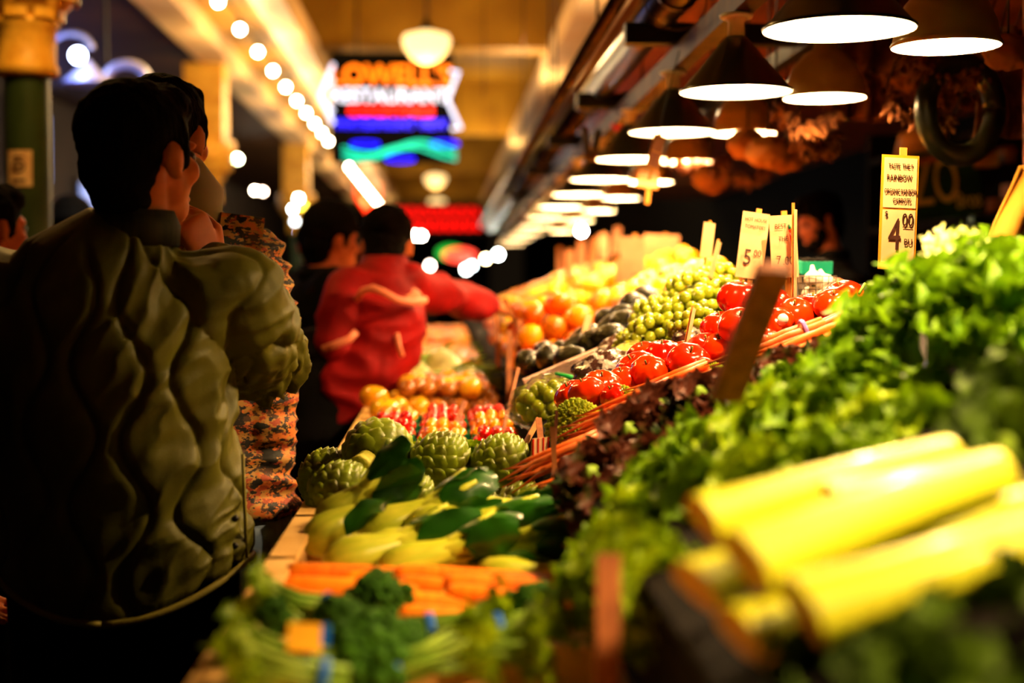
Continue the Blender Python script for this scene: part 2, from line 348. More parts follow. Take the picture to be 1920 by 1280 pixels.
# ================================================================== COLUMNS
m_mus=pm('mustard column paint',(244,190,70),(214,154,44),rough=.45,scale=9,bump=.3,bscale=25)
m_grn=pm('green column paint',(50,66,30),(38,52,22),rough=.4,scale=5)
m_paper=pm('pale notice paper',(226,190,140),(206,160,110),rough=.7,scale=20)
m_ink=pm('dark ink',(60,34,20),rough=.7)
def column(loc,label,s=1,top=.79,poster=False,ht=4.2):
    t=thing('column',label,'column',loc)
    zc=1.42+top
    MB().lathe([(.125*s,0),(.13*s,.15),(.1*s,.2),(.083*s,.26),(.083*s,zc)],28).build('shaft',m_grn,t)
    MB().lathe([(.1*s,zc-.01),(.118*s,zc),(.118*s,zc+.03),(.108*s,zc+.04),(.108*s,zc+.17),(.122*s,zc+.18),(.122*s,zc+.2),(.1*s,zc+.21)],32).build('capital_drum',m_mus,t)
    b=MB().lathe([(.1*s,zc+.2),(.125*s,zc+.22),(.165*s,zc+.26),(.2*s,zc+.33),(.22*s,zc+.40),(.22*s,zc+.52),(0,zc+.52)],32)
    for ring,(r0,z0,n) in enumerate(((.13,.2,8),(.185,.27,8))):
        for i in range(n):
            a=2*PI*(i+.5*ring)/n
            b.grid(lambda u,v:( (r0*s+.01+.06*v*v)*math.cos(a+(u-.5)*.6*(1-v*.4)),(r0*s+.01+.06*v*v)*math.sin(a+(u-.5)*.6*(1-v*.4)),zc+z0+.12*math.sin(v*2.3)),4,5)
    b.build('capital_leaves',m_mus,t)
    MB().box((0,0,(zc+.5+ht)/2),(.3*s,.3*s,ht-zc-.5)).build('plinth',m_mus,t,False)
    if poster:
        n=MB()
        n.grid(lambda u,v:(.087*math.cos(-PI/2-.1+(u-.5)*1.1),.087*math.sin(-PI/2-.1+(u-.5)*1.1),1.79+.135*v),10,1); n.build('notice',m_paper,t,True)
        MB().lathe([(.018,-.001),(.024,0),(.018,.001),(.018,-.001)],20,T(-.01,-.089,1.865)@R(PI/2,'X')).box((-.01,-.089,1.865),(.03,.003,.006)).box((-.01,-.089,1.90),(.04,.002,.006)).box((-.01,-.089,1.812),(.05,.002,.008)).build('notice_print',m_ink,t,False)
column((-1.57,5.5,0),'nearest column, dark green shaft with mustard capital and paper notice',1.0,.795,True)
column((-2.04,12.5,0),'far green column with ochre capital behind the two standing shoppers',1.1,.72,ht=3.32)
column((-1.98,19.5,0),'farthest green column with ochre capital down the left side',1.1,.72,ht=3.32)
# ================================================================== NEON
def neon(name,pts,r,mat,parent): return MB().tube(pts,r,8).build(name,mat,parent)
D=12.; q=PX(D); c0=P(735,190,D)
t=thing('neon_sign','large neon restaurant sign with white arrow ends hanging over aisle','sign',c0)
MB().box((0,.05,-.05),(1.02,.05,.92)).build('backing_board',m_bw_,t,False)
nw=em('white neon',(205,220,255),1.2); no_=em('orange neon',(255,122,0),.9); nr=em('red neon',(255,10,6),1.2); nb=em('blue neon',(12,8,255),1.6); nt_=em('turquoise neon',(0,215,180),.75)
def S(px,py): return ((px-735)*q,-.01,(190-py)*q)
for L,n_ in (([(627,122),(603,180),(626,232)],0),([(843,134),(858,134),(838,187),(862,240),(845,240)],1),([(618,160),(626,150)],0),([(617,200),(626,210)],0)):
    neon('arrow_tube',[S(*p) for p in L],.016,nw,t)
text('lettering',"LOWELL'S",52*q,no_,t,T(*S(733,144))@FACE,.004,bold=.006,sx=.98)
text('lettering','RESTAURANT',36*q,nw,t,T(*S(731,181))@FACE,.004,bold=.003,sx=.98)
text('lettering','COCKTAILS',26*q,nr,t,T(*S(733,209))@FACE,.004,bold=.004,sx=1.15)
text('lettering','WATERFRONT VIEW',24*q,nb,t,T(*S(733,233))@FACE,.004,bold=.004,sx=.92)
def wave(y,ph,x0,x1,a=12): return [S(x0+(x1-x0)*i/20,y+a*math.sin(ph+(x1-x0)/62*i/20*2)) for i in range(21)]
for dy,ph in ((0,0),(7,.3),(-6,-.2),(3,.8)): neon('wave_tube',wave(281+dy,ph+.2,643,855),.009,nt_,t)
for x,y in ((685,270),(750,297),(832,268)): neon('wave_tube',[S(x+26*math.cos(a),y+5*math.sin(a)) for a in [i*2*PI/16 for i in range(17)]],.009,nb,t)
for x in(670,800): MB().tube([V(S(x,115))+V((0,.05,0)),V(S(x,115))+V((0,.05,.95))],.008,6).build('hanging_wire',m_dark,t)
t=thing('neon_sign','long red neon sign glowing across the far end of hall','sign',P(812,410,30)); q3=PX(30)
MB().box((0,.08,0),(190*q3,.06,60*q3)).build('backing_board',m_black,t,False)
for row,(y,x0,x1) in enumerate(((12,-92,88),(-13,-60,88))):
    for i in range(16):
        x=x0+(x1-x0)*(i+.5)/16
        MB().tube([((x-2)*q3,0,(y-8)*q3),((x-2)*q3,0,(y+8)*q3),((x+3)*q3,0,(y+8*(-1)**i)*q3)],.022,6).build('red_tube',nr,t)
tag(MB().tube([P(668,362,27),P(712,428,27)],.05,8).tube([P(676,362,27),P(718,424,27)],.03,8).tube([P(668,362,27),(P(668,362,27).x,27,3.4)],.01,6).tube([P(712,428,27),(P(712,428,27).x,27,4.2)],.01,6).build('neon_tube',em('orange red neon',(255,50,10),1.6)),'slanting orange red neon strip beneath the bulb row','neon tube')
# ================================================================== PEOPLE
m_skin=pm('warm skin',(212,118,58),(192,98,44),rough=.5,scale=14,sss=.08)
m_skinr=pm('ruddy skin',(214,110,60),(188,88,46),rough=.5,scale=14)
m_hair=pm('near black hair',(14,9,6),(7,5,4),rough=.9,spec=.04,scale=60,stretch=(1,1,.3),bump=.5,bscale=160)
m_olive=pm('olive nylon',(84,81,9),(68,66,6),rough=.55,spec=.16,scale=8,bump=.05,bscale=220)
m_oliver=pm('olive piping',(128,118,40),rough=.6,bump=.2,bscale=200)
m_rib=pm('dark olive rib knit',(40,38,18),(26,24,12),rough=.8,scale=90,stretch=(1,1,.1))
m_blk=pm('black cloth',(9,8,7),(13,11,10),rough=.9,spec=.05,scale=12)
m_jean=pm('washed blue denim',(150,172,200),(110,132,166),rough=.8,scale=40)
m_camo=camo('digital camouflage cloth',[(176,128,56),(70,40,18),(206,110,36),(150,56,18),(12,9,6)],24)
m_red=pm('red jacket shell',(150,5,3),(110,3,2),rough=.7,spec=.15,scale=7)
m_strip=pm('pale reflective strip',(255,150,110),rough=.4)
m_grey=pm('light grey hood cloth',(170,150,120),rough=.85)
m_eye=pm('dark eye',(60,44,36),rough=.3)
def ell(mb,c,r,M,n=20): mb.sph(c,r,n,n*2//3,M)
def head(mb,c,M,male=True):
    H=T(*c)@M
    ell(mb,(0,-.012,.035),(.074,.094,.085),H); ell(mb,(0,.03,-.02),(.058,.064,.085),H); ell(mb,(0,.038,-.08),(.044,.05,.036),H)
    mb.tube([(0,.085,.015),(0,.102,-.03)],[.007,.012],8,round_=True,M=H); mb.sph((0,.104,-.032),(.015,.012,.01),10,8,H)
    ell(mb,(0,.08,.024),(.048,.018,.011),H,14); ell(mb,(0,.086,-.066),(.022,.012,.006),H,12); ell(mb,(0,.084,-.077),(.019,.012,.006),H,12)
    ell(mb,(.036,.062,-.02),(.026,.025,.026),H,14); ell(mb,(-.036,.062,-.02),(.026,.025,.026),H,14)
    for s in(-1,1):
        E=H@T(s*.077,-.002,-.002)@R(s*-.35,'Z')
        mb.sph((0,0,0),(.009,.019,.032),12,10,E); mb.sph((s*.004,-.006,.012),(.009,.014,.018),10,8,E); mb.sph((0,.006,-.026),(.007,.01,.011),8,6,E)
def hair(mb,c,M,nape=True,long=False):
    H=T(*c)@M
    ell(mb,(0,-.02,.048),(.086,.1,.088),H,24); ell(mb,(0,.045,.085),(.062,.05,.045),H,20)
    if nape: ell(mb,(0,-.052,-.012),(.07,.062,.066),H,20); ell(mb,(0,-.05,-.055),(.056,.05,.05),H,18)
    for s in(-1,1): ell(mb,(s*.072,.02,.02),(.012,.022,.05),H,12)
    if long: ell(mb,(0,-.07,-.1),(.075,.05,.12),H,18)
def hand(mb,w,d,nrm,curl=.5,side=1,s=1):
    "palm, four fingers, thumb; d along the hand, nrm out of the back of the hand"
    d=V(d).normalized(); nrm=V(nrm); nrm=(nrm-d*nrm.dot(d)).normalized(); x=d.cross(nrm)*side; w=V(w)
    mb.tube([w-d*.03*s,w+d*.02*s,w+d*.06*s,w+d*.085*s],[(.026*s,.021*s),(.034*s,.018*s),(.041*s,.016*s),(.039*s,.014*s)],14,side=x,round_=True)
    for i,(o,L) in enumerate(((.031,.075),(.010,.085),(-.011,.079),(-.031,.062))):
        p=w+(d*.086+x*o)*s; a=0; pts=[p-d*.02*s,p]; dirn=d
        for k,f in enumerate((.45,.32,.25)):
            a+=curl*(1.0,1.25,.9)[k]*(1+.1*i); dd=(d*math.cos(a)-nrm*math.sin(a)); p=p+dd*L*f*s; pts.append(p)
        mb.tube(pts,[.0095*s,.0098*s,.0088*s,.008*s,.007*s],10,round_=True)
    p=w+(d*.025+x*.03)*s; q1=p+(d*.028+x*.026-nrm*.008)*s; q2=q1+(d*.03+x*.006-nrm*.014*(1+curl))*s; q3_=q2+(d*.022-x*.008-nrm*.01*(1+curl))*s
    mb.tube([p,q1,q2,q3_],[.015*s,.012*s,.0105*s,.009*s],10,round_=True)
J0=dict(pelvis=(0,0,.95),waist=(0,0,1.1),chest=(0,0,1.31),neck=(0,-.01,1.47),head=(0,.02,1.63),shR=(.185,0,1.41),elR=(.225,-.03,1.13),wrR=(.235,.05,.87),shL=(-.185,0,1.41),elL=(-.225,-.03,1.13),wrL=(-.235,.05,.87),
  hipR=(.09,0,.9),knR=(.1,.02,.5),anR=(.1,-.01,.09),hipL=(-.09,0,.9),knL=(-.1,.02,.5),anL=(-.1,-.01,.09))
def person(label,loc,yawz=0,J={},top=m_blk,bottom=m_blk,headrot=(0,0,0),puff=1.0,voxel=.011,skin=m_skin,hd=((0,.2,-1),(0,.2,-1)),hn=((1,0,0),(-1,0,0)),curl=(.35,.35),hat=None,disp=None,hemz=.9,tt=.08,longhair=False,sm=3,armr=None,scale=1,hairmat=m_hair,rings=None,tname='jacket',topvox=None,hairp=True):
    j={k:V(v) for k,v in {**J0,**J}.items()}
    t=thing('person',label,'person',loc,(0,0,yawz)); t.scale=(scale,)*3
    HM=Euler(headrot).to_matrix().to_4x4()
    b=MB(); sp=[j['pelvis']-V((0,0,.06)),j['pelvis'],j['waist'],j['chest'],j['chest'].lerp(j['neck'],.55),j['neck']]
    b.tube(sp,[(.13,.09),(.14,.098),(.125,.092),(.155,.105),(.14,.08),(.06,.055)],20,side=(1,0,0),round_=True)
    b.tube([j['neck']-V((0,0,.04)),j['neck'].lerp(j['head'],.5),j['head']+HM@V((0,-.02,-.02))],[.062,.055,.06],16,round_=True)
    head(b,j['head'],HM)
    for s,i in(('R',0),('L',1)):
        b.tube([j['chest'].lerp(j['neck'],.4),j['sh'+s]],[.06,.052],12,round_=True)
        b.tube([j['sh'+s],j['sh'+s].lerp(j['el'+s],.5),j['el'+s],j['el'+s].lerp(j['wr'+s],.4),j['wr'+s]],[.05,.045,.036,.036,.026],12,round_=True)
        hand(b,j['wr'+s],hd[i],hn[i],curl[i],1 if s=='R' else -1)
        b.tube([j['hip'+s],j['hip'+s].lerp(j['kn'+s],.5),j['kn'+s],j['kn'+s].lerp(j['an'+s],.35),j['an'+s]],[.08,.075,.055,.052,.036],14,round_=True)
        a=j['an'+s]; b.tube([a+V((0,-.03,-.045)),a+V((0,.06,-.055)),a+V((0,.15,-.065))],[(.035,.03),(.042,.028),(.036,.02)],12,side=(1,0,0),round_=True)
    remesh(b,voxel*.75,sm,'body',skin,t)
    if hairp:
        h=MB(); hair(h,j['head'],HM,True,longhair)
        def hd_(co,no):
            for i in range(len(co)): co[i]+=no[i]*.004*noise.noise(V(co[i])*55)
            return co
        remesh(h,.008,3,'hair',hairmat,t,hd_)
    # clothing, closed and slightly larger than the body
    p=puff; g=MB()
    if rings: pts,rad=rings
    else:
        hem=V((j['pelvis'].x,j['pelvis'].y,hemz)); pts=[hem,j['pelvis'].lerp(j['waist'],.3),j['waist'],j['chest'],j['chest'].lerp(j['neck'],.45),j['chest'].lerp(j['neck'],.8),j['neck']+V((0,0,.01))]
        rad=[(.185*p,.13*p),(.18*p,.13*p),(.172*p,.125*p),(.19*p,.132*p),(.18*p,.115*p),(.12*p,.09*p),(.075,.07)]
    g.tube(pts,rad,28,side=(1,0,0))
    r=armr or (.075*p,.068*p,.056*p,.05*p,.042*p)
    for s in('R','L'):
        g.tube([j['chest'].lerp(j['neck'],.35),j['sh'+s].lerp(j['chest'],.25),j['sh'+s]],[r[0]*1.1,r[0]*1.1,r[0]],16,round_=True)
        e=j['el'+s]; w=j['wr'+s]; u=j['sh'+s]
        g.tube([u,u.lerp(e,.5),e,e.lerp(w,.5),e.lerp(w,.93)],r,18,round_=True)
    jk=remesh(g,topvox or voxel,sm,tname,top,t,disp)
    g=MB().lathe([(.062,0),(.078,-.005),(.08,.03),(.07,.055),(.062,.05),(.06,0)],28,T(*(j['neck']+V((0,0,-.005)))))
    g.build('collar',m_rib if rings else top,jk)
    g=MB(); g.tube([j['pelvis']-V((0,0,.08)),j['pelvis']+V((0,0,tt))],[(.158,.114),(.155,.11)],24,side=(1,0,0),round_=True)
    for s in('R','L'): g.tube([j['hip'+s],j['hip'+s].lerp(j['kn'+s],.5),j['kn'+s],j['kn'+s].lerp(j['an'+s],.5),j['an'+s]],[.1,.092,.075,.07,.065],16,round_=True)
    remesh(g,voxel*1.2,sm,'trousers',bottom,t)
    for s in('R','L'):
        a=j['an'+s]; MB().tube([a+V((0,-.045,-.045)),a+V((0,.05,-.05)),a+V((0,.17,-.06))],[(.045,.043),(.05,.038),(.045,.028)],14,side=(1,0,0),round_=True).build('shoe',m_blk,t)
    E=T(*j['head'])@HM
    e=MB(); e.sph((.031,.079,.004),.0115,12,8,E).sph((-.031,.079,.004),.0115,12,8,E); e.build('eyes',m_eye,t)
    if hat:
        E=T(*j['head'])@HM; g=MB(); ell(g,(0,-.012,.07),(.094,.108,.09),E,24)
        if hat=='cap': g.tube([(0,.07,.055),(0,.16,.04)],[(.075,.01),(.055,.008)],16,side=(1,0,0),round_=True,M=E)
        else: g.lathe([(.09,0),(.102,0),(.103,.04),(.09,.045)],28,E@T(0,-.012,.04)@Matrix.Diagonal((1,1.12,1,1)))
        g.build('cap' if hat=='cap' else 'knit_hat',{'cap':m_blk,'blue':pm('navy knit',(30,44,84),rough=.9),'pale':pm('grey knit',(210,215,235),rough=.9)}.get(hat,m_blk),t)
    return t
# --- man in the quilted jacket
ox,oy=-.535,2.42
def Lc(px,py,d): p=P(px,py,d); return (p.x-ox,p.y-oy,p.z)
def quilt(u,z,W,A,lam):
    best=9
    k0=int(round(u/W))
    for k in(k0-1,k0,k0+1):
        x=k*W+A*math.sin(2*PI*z/lam+(PI if k%2 else 0)+.35*k); d=abs(u-x)
        if d<best: best=d
    return best
shR=V(Lc(432,560,2.44)); elR=V(Lc(494,678,2.56)); wrR=V(Lc(398,500,2.6))
def qd(co,no):
    ad=(elR-shR).normalized(); L=(elR-shR).length; fd=(wrR-elR).normalized()
    for i in range(len(co)):
        p=V(co[i]); n=no[i]
        ang=math.atan2(p.x+.02,-(p.y)); rel=p-shR; al=rel.dot(ad); rr=(rel-ad*al).length
        arm=(al>.05 and rr<.1 and p.x>.12) or ((p-elR).length<.12)
        if arm:
            v=rel-ad*al; sd=V((0,0,1)).cross(ad).normalized(); up=ad.cross(sd); a=math.atan2(v.dot(sd),v.dot(up))
            d=quilt(a*.075+.03,al,.1,.03,.19); w=1; fx=al*26
            f=noise.noise(V((al*30,a*1.2,3)))
        else:
            d=quilt(ang*.215+.02,p.z,.108,.03,.225); w=1
            f=noise.noise(V((ang*1.7,p.z*13-ang*1.6,0)))+.3*noise.noise(V((ang*3,p.z*34-ang*3,4)))
        pu=.0075*(1-math.exp(-(d/.014)**2)); gr=-.0045*math.exp(-(d/.004)**2)
        amp=.011 if not arm else .007
        amp*= .15+.75*max(0,min(1,(ang+.1)/1.1)) if not arm else 1
        # ridged folds, strongest towards the right flank
        rdg=(1-abs(f)*2.6); rdg=max(-.4,rdg)
        h=pu+gr+amp*(rdg-.35)+.004*noise.noise(p*9)
        if p.z>1.44 and not arm: h*=max(0,(1.52-p.z)/.08)
        co[i]+=n*h
        if p.z<1.08 and not arm:
            q=max(0,1-abs(p.z-.885)/.19); co[i][2]+=.075*math.sin(ang)**2*q
    return co
Jm=dict(pelvis=(-.005,0,.98),waist=(-.01,0,1.12),chest=(-.02,0,1.31),neck=(.015,.0,1.495),head=Lc(266,300,2.42),
 shR=tuple(shR),elR=tuple(elR),wrR=tuple(wrR),shL=Lc(-22,560,2.42),elL=Lc(-62,800,2.38),wrL=Lc(-40,1010,2.5),hipR=(.09,0,.93),hipL=(-.1,0,.93))
rings=([(-.002,0,.885),(-.005,0,.96),(-.008,0,1.06),(-.018,0,1.2),(-.026,0,1.32),(-.026,0,1.40),(-.014,0,1.455),(.0,0,1.495),(.012,0,1.525)],
 [(.205,.165),(.205,.165),(.198,.16),(.195,.155),(.198,.15),(.185,.135),(.15,.115),(.1,.09),(.07,.07)])
hm=V(Lc(366,440,2.6))
man=person('man seen from behind in olive quilted jacket, fist raised to his chin',(ox,oy,0),0,Jm,m_olive,m_blk,(.06,0,-.62),1,.0062,m_skin,
  hd=((-.35,-.25,.9),(0,0,-1)),hn=((.75,-.6,.2),(-1,0,0)),curl=(1.05,.4),disp=qd,rings=rings,armr=(.088,.088,.082,.068,.056),topvox=.0042,sm=2)
jk=[c for c in man.children if c.name.startswith('jacket')][0]
hemp=[]
for i in range(65):
    a=2*PI*i/64; s_=math.sin(a); hemp.append((-.002+.213*s_,-.172*math.cos(a),.887+.075*s_*s_))
MB().tube(hemp,.0058,8).build('hem_piping',m_oliver,jk)
MB().tube([(.213*math.sin(a),-.17*math.cos(a),z) for a,z in ((1.33,.965),(1.3,1.05),(1.27,1.14))],.003,6).build('side_seam',m_oliver,jk)
b=MB()
for a,z in((1.2,.99),(1.21,1.035)): b.sph((.205*math.sin(a),-.172*math.cos(a),z),.0055,12,8)
b.build('snap_button',m_dark,jk)
# --- camouflage jacket
cx,cy=-.5,3.02
def Lk(px,py,d): p=P(px,py,d); return (p.x-cx,p.y-cy,p.z)
def cf(co,no):
    for i in range(len(co)):
        p=V(co[i]); r=noise.noise(V((p.x*6,p.y*6,p.z*26)))
        co[i]+=no[i]*(.012*(1-abs(r)*3)*(.5+.5*(p.x>.12)))
    return co
camo_=person('person in digital camouflage jacket and jeans behind the quilted jacket man',(cx,cy,0),0,
  dict(head=Lk(312,262,3.02),neck=Lk(345,410,3.02),shR=Lk(474,500,3.02),elR=Lk(492,735,2.98),wrR=Lk(492,925,3.0),waist=(-.02,0,1.1)),
  m_camo,m_jean,(0,0,-.35),1.06,.009,m_skin,hd=((-.12,.3,-.9),(0,.2,-1)),hn=((.7,-.7,.2),(-1,0,0)),curl=(.8,.4),disp=cf,hemz=.93,armr=(.075,.07,.066,.062,.05),topvox=.008)
jc=[c for c in camo_.children if c.name.startswith('jacket')][0]
b=MB(); b.tube([Lk(352,330,3.0),Lk(368,372,2.98),Lk(372,396,2.98)],[.045,.06,.05],16,round_=True); b.build('hood',m_grey,camo_)
b=MB().box((0,0,0),(.09,.02,.055),T(*Lk(452,428,2.98))@R(.12,'Y')@R(.3,'Z')); b.build('collar_flap',m_camo,jc,False)
# --- capped man in black coat
person('man in a black cap and black coat facing right, behind red jacket',(-.46,5.35,0),-1.2,dict(head=(0,.05,1.585),neck=(0,0,1.44)),m_blk,m_blk,(0,0,.1),1.12,.013,m_skinr,hat='cap')
# --- red jacket, reaching over the fruit
def rf(co,no):
    for i in range(len(co)):
        p=V(co[i]); co[i]+=no[i]*.016*(1-abs(noise.noise(V((p.x*5+p.z*3,p.y*6,p.z*11))))*3)
    return co
bx,by=-.33,4.55
def Lr(px,py,d): p=P(px,py,d); return (p.x-bx,p.y-by,p.z)
red=person('person in red jacket with pale strips reaching right over the fruit',(bx,by,0),0,
  dict(hipR=(-.01,0,.95),hipL=(-.17,0,.95),knR=(-.02,.02,.5),knL=(-.18,.02,.5),anR=(-.03,0,.09),anL=(-.2,0,.09),pelvis=(-.06,-.02,1.02),waist=Lr(690,690,4.52),chest=Lr(705,580,4.55),neck=Lr(722,508,4.6),head=Lr(726,462,4.72),shR=Lr(765,535,4.6),elR=Lr(838,555,4.75),wrR=Lr(915,575,5.0),
   shL=Lr(648,548,4.5),elL=Lr(625,640,4.45),wrL=Lr(668,690,4.75)),
  m_red,m_blk,(-.3,0,-.1),.85,.011,m_skin,hd=((1,.3,-.05),(.6,.8,-.2)),hn=((0,-.2,1),(0,-.4,1)),curl=(.3,.5),longhair=True,armr=(.07,.062,.055,.05,.045),hemz=1.13,tt=.16,disp=lambda co,no:rf(co,no))
jr=[c for c in red.children if c.name.startswith('jacket')][0]
def strip(pts,name='reflective_strip',r=(.011,.006)):
    MB().tube([Lr(*p) for p in pts],[r]*len(pts),8,side=(0,0,1)).build(name,m_strip,jr)
strip([(668,562,4.42),(680,545,4.40),(700,540,4.39),(720,548,4.39),(745,562,4.40),(772,567,4.42),(800,562,4.46)])
strip([(605,655,4.38),(632,645,4.36),(655,636,4.36),(668,622,4.37)])
strip([(744,625,4.42),(748,650,4.41),(754,668,4.4)])
# --- vendor
vend=person('bearded vendor in black looking down behind the tomato signs',(1.715,6.2,0),1.75,dict(head=(0,.06,1.70),neck=(0,0,1.53)),m_blk,m_blk,(-.3,0,.0),1.05,.013,m_skinr)
E=T(0,.06,1.70)@Euler((-.3,0,0)).to_matrix().to_4x4(); g=MB(); ell(g,(0,.042,-.082),(.05,.052,.045),E); ell(g,(.045,.03,-.05),(.022,.03,.04),E,12); ell(g,(-.045,.03,-.05),(.022,.03,.04),E,12); g.build('beard',m_hair,vend)
# --- shoppers on the far left
person('shopper at left frame edge with dark hair and reddish ear',tuple(P(-28,500,4.0)*V((1,1,0)) if 0 else (P(-28,500,4.0).x,4.0,0)),-.3,dict(head=(0,.03,1.575),neck=(0,0,1.42)),m_blk,m_blk,(0,0,-.5),1,.014,m_skinr)
person('shopper in navy knit hat behind the green column',(P(135,500,6.3).x,6.3,0),.2,dict(head=(0,.02,1.66)),pm('navy coat',(30,40,70),rough=.8),m_blk,(0,0,0),1.1,.016,m_skinr,hat='blue')
person('shopper in pale grey knit hat beyond the navy hat',(P(128,500,8.2).x,8.2,0),.3,dict(head=(.02,.02,1.74),neck=(0,0,1.55)),m_blk,m_blk,(0,0,0),1.1,.02,m_skinr,hat='pale')
person('dark dressed shopper between camouflage jacket and the black cap',(P(590,500,6.6).x,6.6,0),.1,dict(head=(0,.02,1.6)),m_blk,m_blk,(0,0,0),1.2,.02,m_skinr)
person('dark coated shopper low beside the green column',(P(95,500,5.4).x-.1,4.9,0),-.2,dict(head=(0,.02,1.5),neck=(0,0,1.36),shR=(.17,0,1.3),shL=(-.17,0,1.3),chest=(0,0,1.2)),m_blk,m_blk,(0,0,0),1.1,.02,m_skinr)
person('far shopper in black walking down the aisle',(P(655,500,8.5).x,8.5,0),0,{},m_blk,m_blk,(0,0,0),1.1,.02,m_skinr)
person('far shopper in black nearest the end of the fruit stall',(P(748,500,12).x,12,0),0,{},m_blk,m_blk,(0,0,0),1.1,.02,m_skinr)
person('farthest shopper in black below the red neon sign',(P(700,500,15).x,15,0),0,{},m_blk,m_blk,(0,0,0),1.1,.02,m_skinr)
# ================================================================== STALL
m_tray=pm('cream crate board',(234,190,112),(210,160,80),rough=.6,scale=10,bump=.1,bscale=40)
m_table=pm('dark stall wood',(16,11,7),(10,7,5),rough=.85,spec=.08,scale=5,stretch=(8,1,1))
m_slat=pm('orange brown stake wood',(170,100,48),(130,70,30),rough=.6,scale=20,stretch=(3,3,.5))
SL=.38; TH=math.atan(SL); UX=V((math.cos(TH),0,math.sin(TH))); NN=V((-math.sin(TH),0,math.cos(TH)))
def zr(x): return 1.42-.28+(x-.2)*SL
TZ=1.42-.378
t=thing('stall_counter','long dark wooden stall counter carrying crates along the aisle','stall counter',(0,0,0))
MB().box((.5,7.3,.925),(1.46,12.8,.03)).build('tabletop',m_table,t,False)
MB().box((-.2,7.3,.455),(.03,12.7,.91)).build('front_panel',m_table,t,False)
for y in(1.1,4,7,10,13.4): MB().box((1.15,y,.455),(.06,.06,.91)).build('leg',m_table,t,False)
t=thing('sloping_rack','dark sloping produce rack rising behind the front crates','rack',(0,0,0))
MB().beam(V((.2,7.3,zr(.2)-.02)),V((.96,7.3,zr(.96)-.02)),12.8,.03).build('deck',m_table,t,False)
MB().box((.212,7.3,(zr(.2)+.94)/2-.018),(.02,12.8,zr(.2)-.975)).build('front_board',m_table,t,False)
for y in(1.2,5,9,13): MB().box((.9,y,1.13),(.05,.05,.36)).build('leg',m_table,t,False)
ty=[.92,1.27,1.62,1.97,2.33,2.86,3.06,4.06,4.76,5.5,6.1,6.7,7.4,8.1,8.8,9.6,10.5,11.5]
tl=['in the bottom corner, under leafy bunches','holding the dark green broccoli','holding the loose orange carrots','holding the bok choy','holding the artichokes','behind the artichokes with pale lettuce','with yellow and red cherry tomatoes','with brownish round tomatoes','with the white fennel bulbs','just past the fennel','holding near apples','holding the second run of apples']
for i in range(len(ty)-1):
    y0=ty[i]+.01; y1=ty[i+1]-.012; ym=(y0+y1)/2; L=y1-y0; o=(-.02,ym,.942)
    t=thing('crate','cream produce crate '+(tl[i] if i<len(tl) else 'at the far end of the counter'),'crate',o,(0,0,0),None if i<len(tl) else 'far crates on the counter')
    MB().box((0,0,.012),(.42,L,.02)).build('base',m_tray,t,False)
    b=MB()
    b.box((-.211,0,.056),(.024,L,.09)); [b.box((-.222,y_,.05),(.008,.02,.09)) for y_ in(-L*.3,L*.3)]
    b.box((-.211,0,.03),(.022,L,.02)).box((-.203,0,.096),(.038,L,.012)); b.build('aisle_side',m_tray,t,False)
    MB().box((.206,0,.045),(.012,L,.05)).build('rack_side',m_tray,t,False)
    for s in(-1,1): MB().box((0,s*(L/2-.008),.045),(.40,.014,.05)).build('end_panel',m_tray,t,False)
    MB().sph((0,0,0),(.004,.017,.011),12,8,T(-.227,-L/2+.05,.07)).build('handle_hole',m_black,t)
FL=.966   # crate floor level
# ------------------------------------------------------------------ produce kinds
m_art=pm('artichoke scales',(122,140,16),(70,62,12),rough=.42,scale=26,coat=.1,contrast=(.42,.72))
m_artc=pm('artichoke cut stem',(224,216,90),(180,178,60),rough=.6,scale=30)
def artichoke(seed):
    random.seed(seed); t=thing('artichoke','green artichoke','artichoke'); R0=.05
    b=MB(); b.sph((0,0,0),(R0*.96,R0*.96,R0*1.02),20,14)
    N=96
    for i in range(N):
        f=(i+.5)/N; th0=.28+2.25*f**.92; a=i*2.39996
        w=.0215*(1-.35*f)*rnd(.9,1.1); L=(.50+.16*f)*rnd(.9,1.1); lift=.0035+.0075*f
        def fn(u,v):
            x=(u-.5)*2; sh=math.sin(min(1,(v*.82+.18))*PI*.93)**.6
            if v>.8: sh*=1-.45*(v-.8)/.2
            th=th0+L*v; rr=R0*math.sin(min(th,PI-.02)); aa=a+x*w*sh/max(rr,.012)
            r=R0*(1+.02*math.cos(th))+lift*(v**1.3)*1.5*(1-.35*x*x)+.0025*(1-x*x)
            if v>.9: r-=.001
            return (r*math.sin(th)*math.cos(aa),r*math.sin(th)*math.sin(aa),-r*math.cos(th)*1.06)
        b.grid(fn,4,5)
        def fi(u,v):
            p=V(fn(u,v)); return tuple(p*.93)
        k=len(b.v); n=5; top=[k-30+25+q for q in range(5)]
        vs=[b.v[q]*.94 for q in top]; b.v+=vs
        for q in range(4): b.f.append((top[q],top[q+1],k+q+1,k+q))
    b.build('bracts',m_art,t,recalc=False)
    MB().lathe([(0,-.083),(.0165,-.083),(.0185,-.079),(.0175,-.058),(.021,-.046),(0,-.04)],18,mod=lambda a,z:1+.05*math.sin(6*a)).build('stem',m_artc,t)
    return t
A1=Kind(artichoke(1)); A2=Kind(artichoke(2)); A3=Kind(artichoke(3))
def aim(d,roll=0):
    q=V(d).normalized().to_track_quat('Z','Y'); return (q@Euler((0,0,roll)).to_quaternion()).to_euler()
G='artichokes heaped in the front crate'
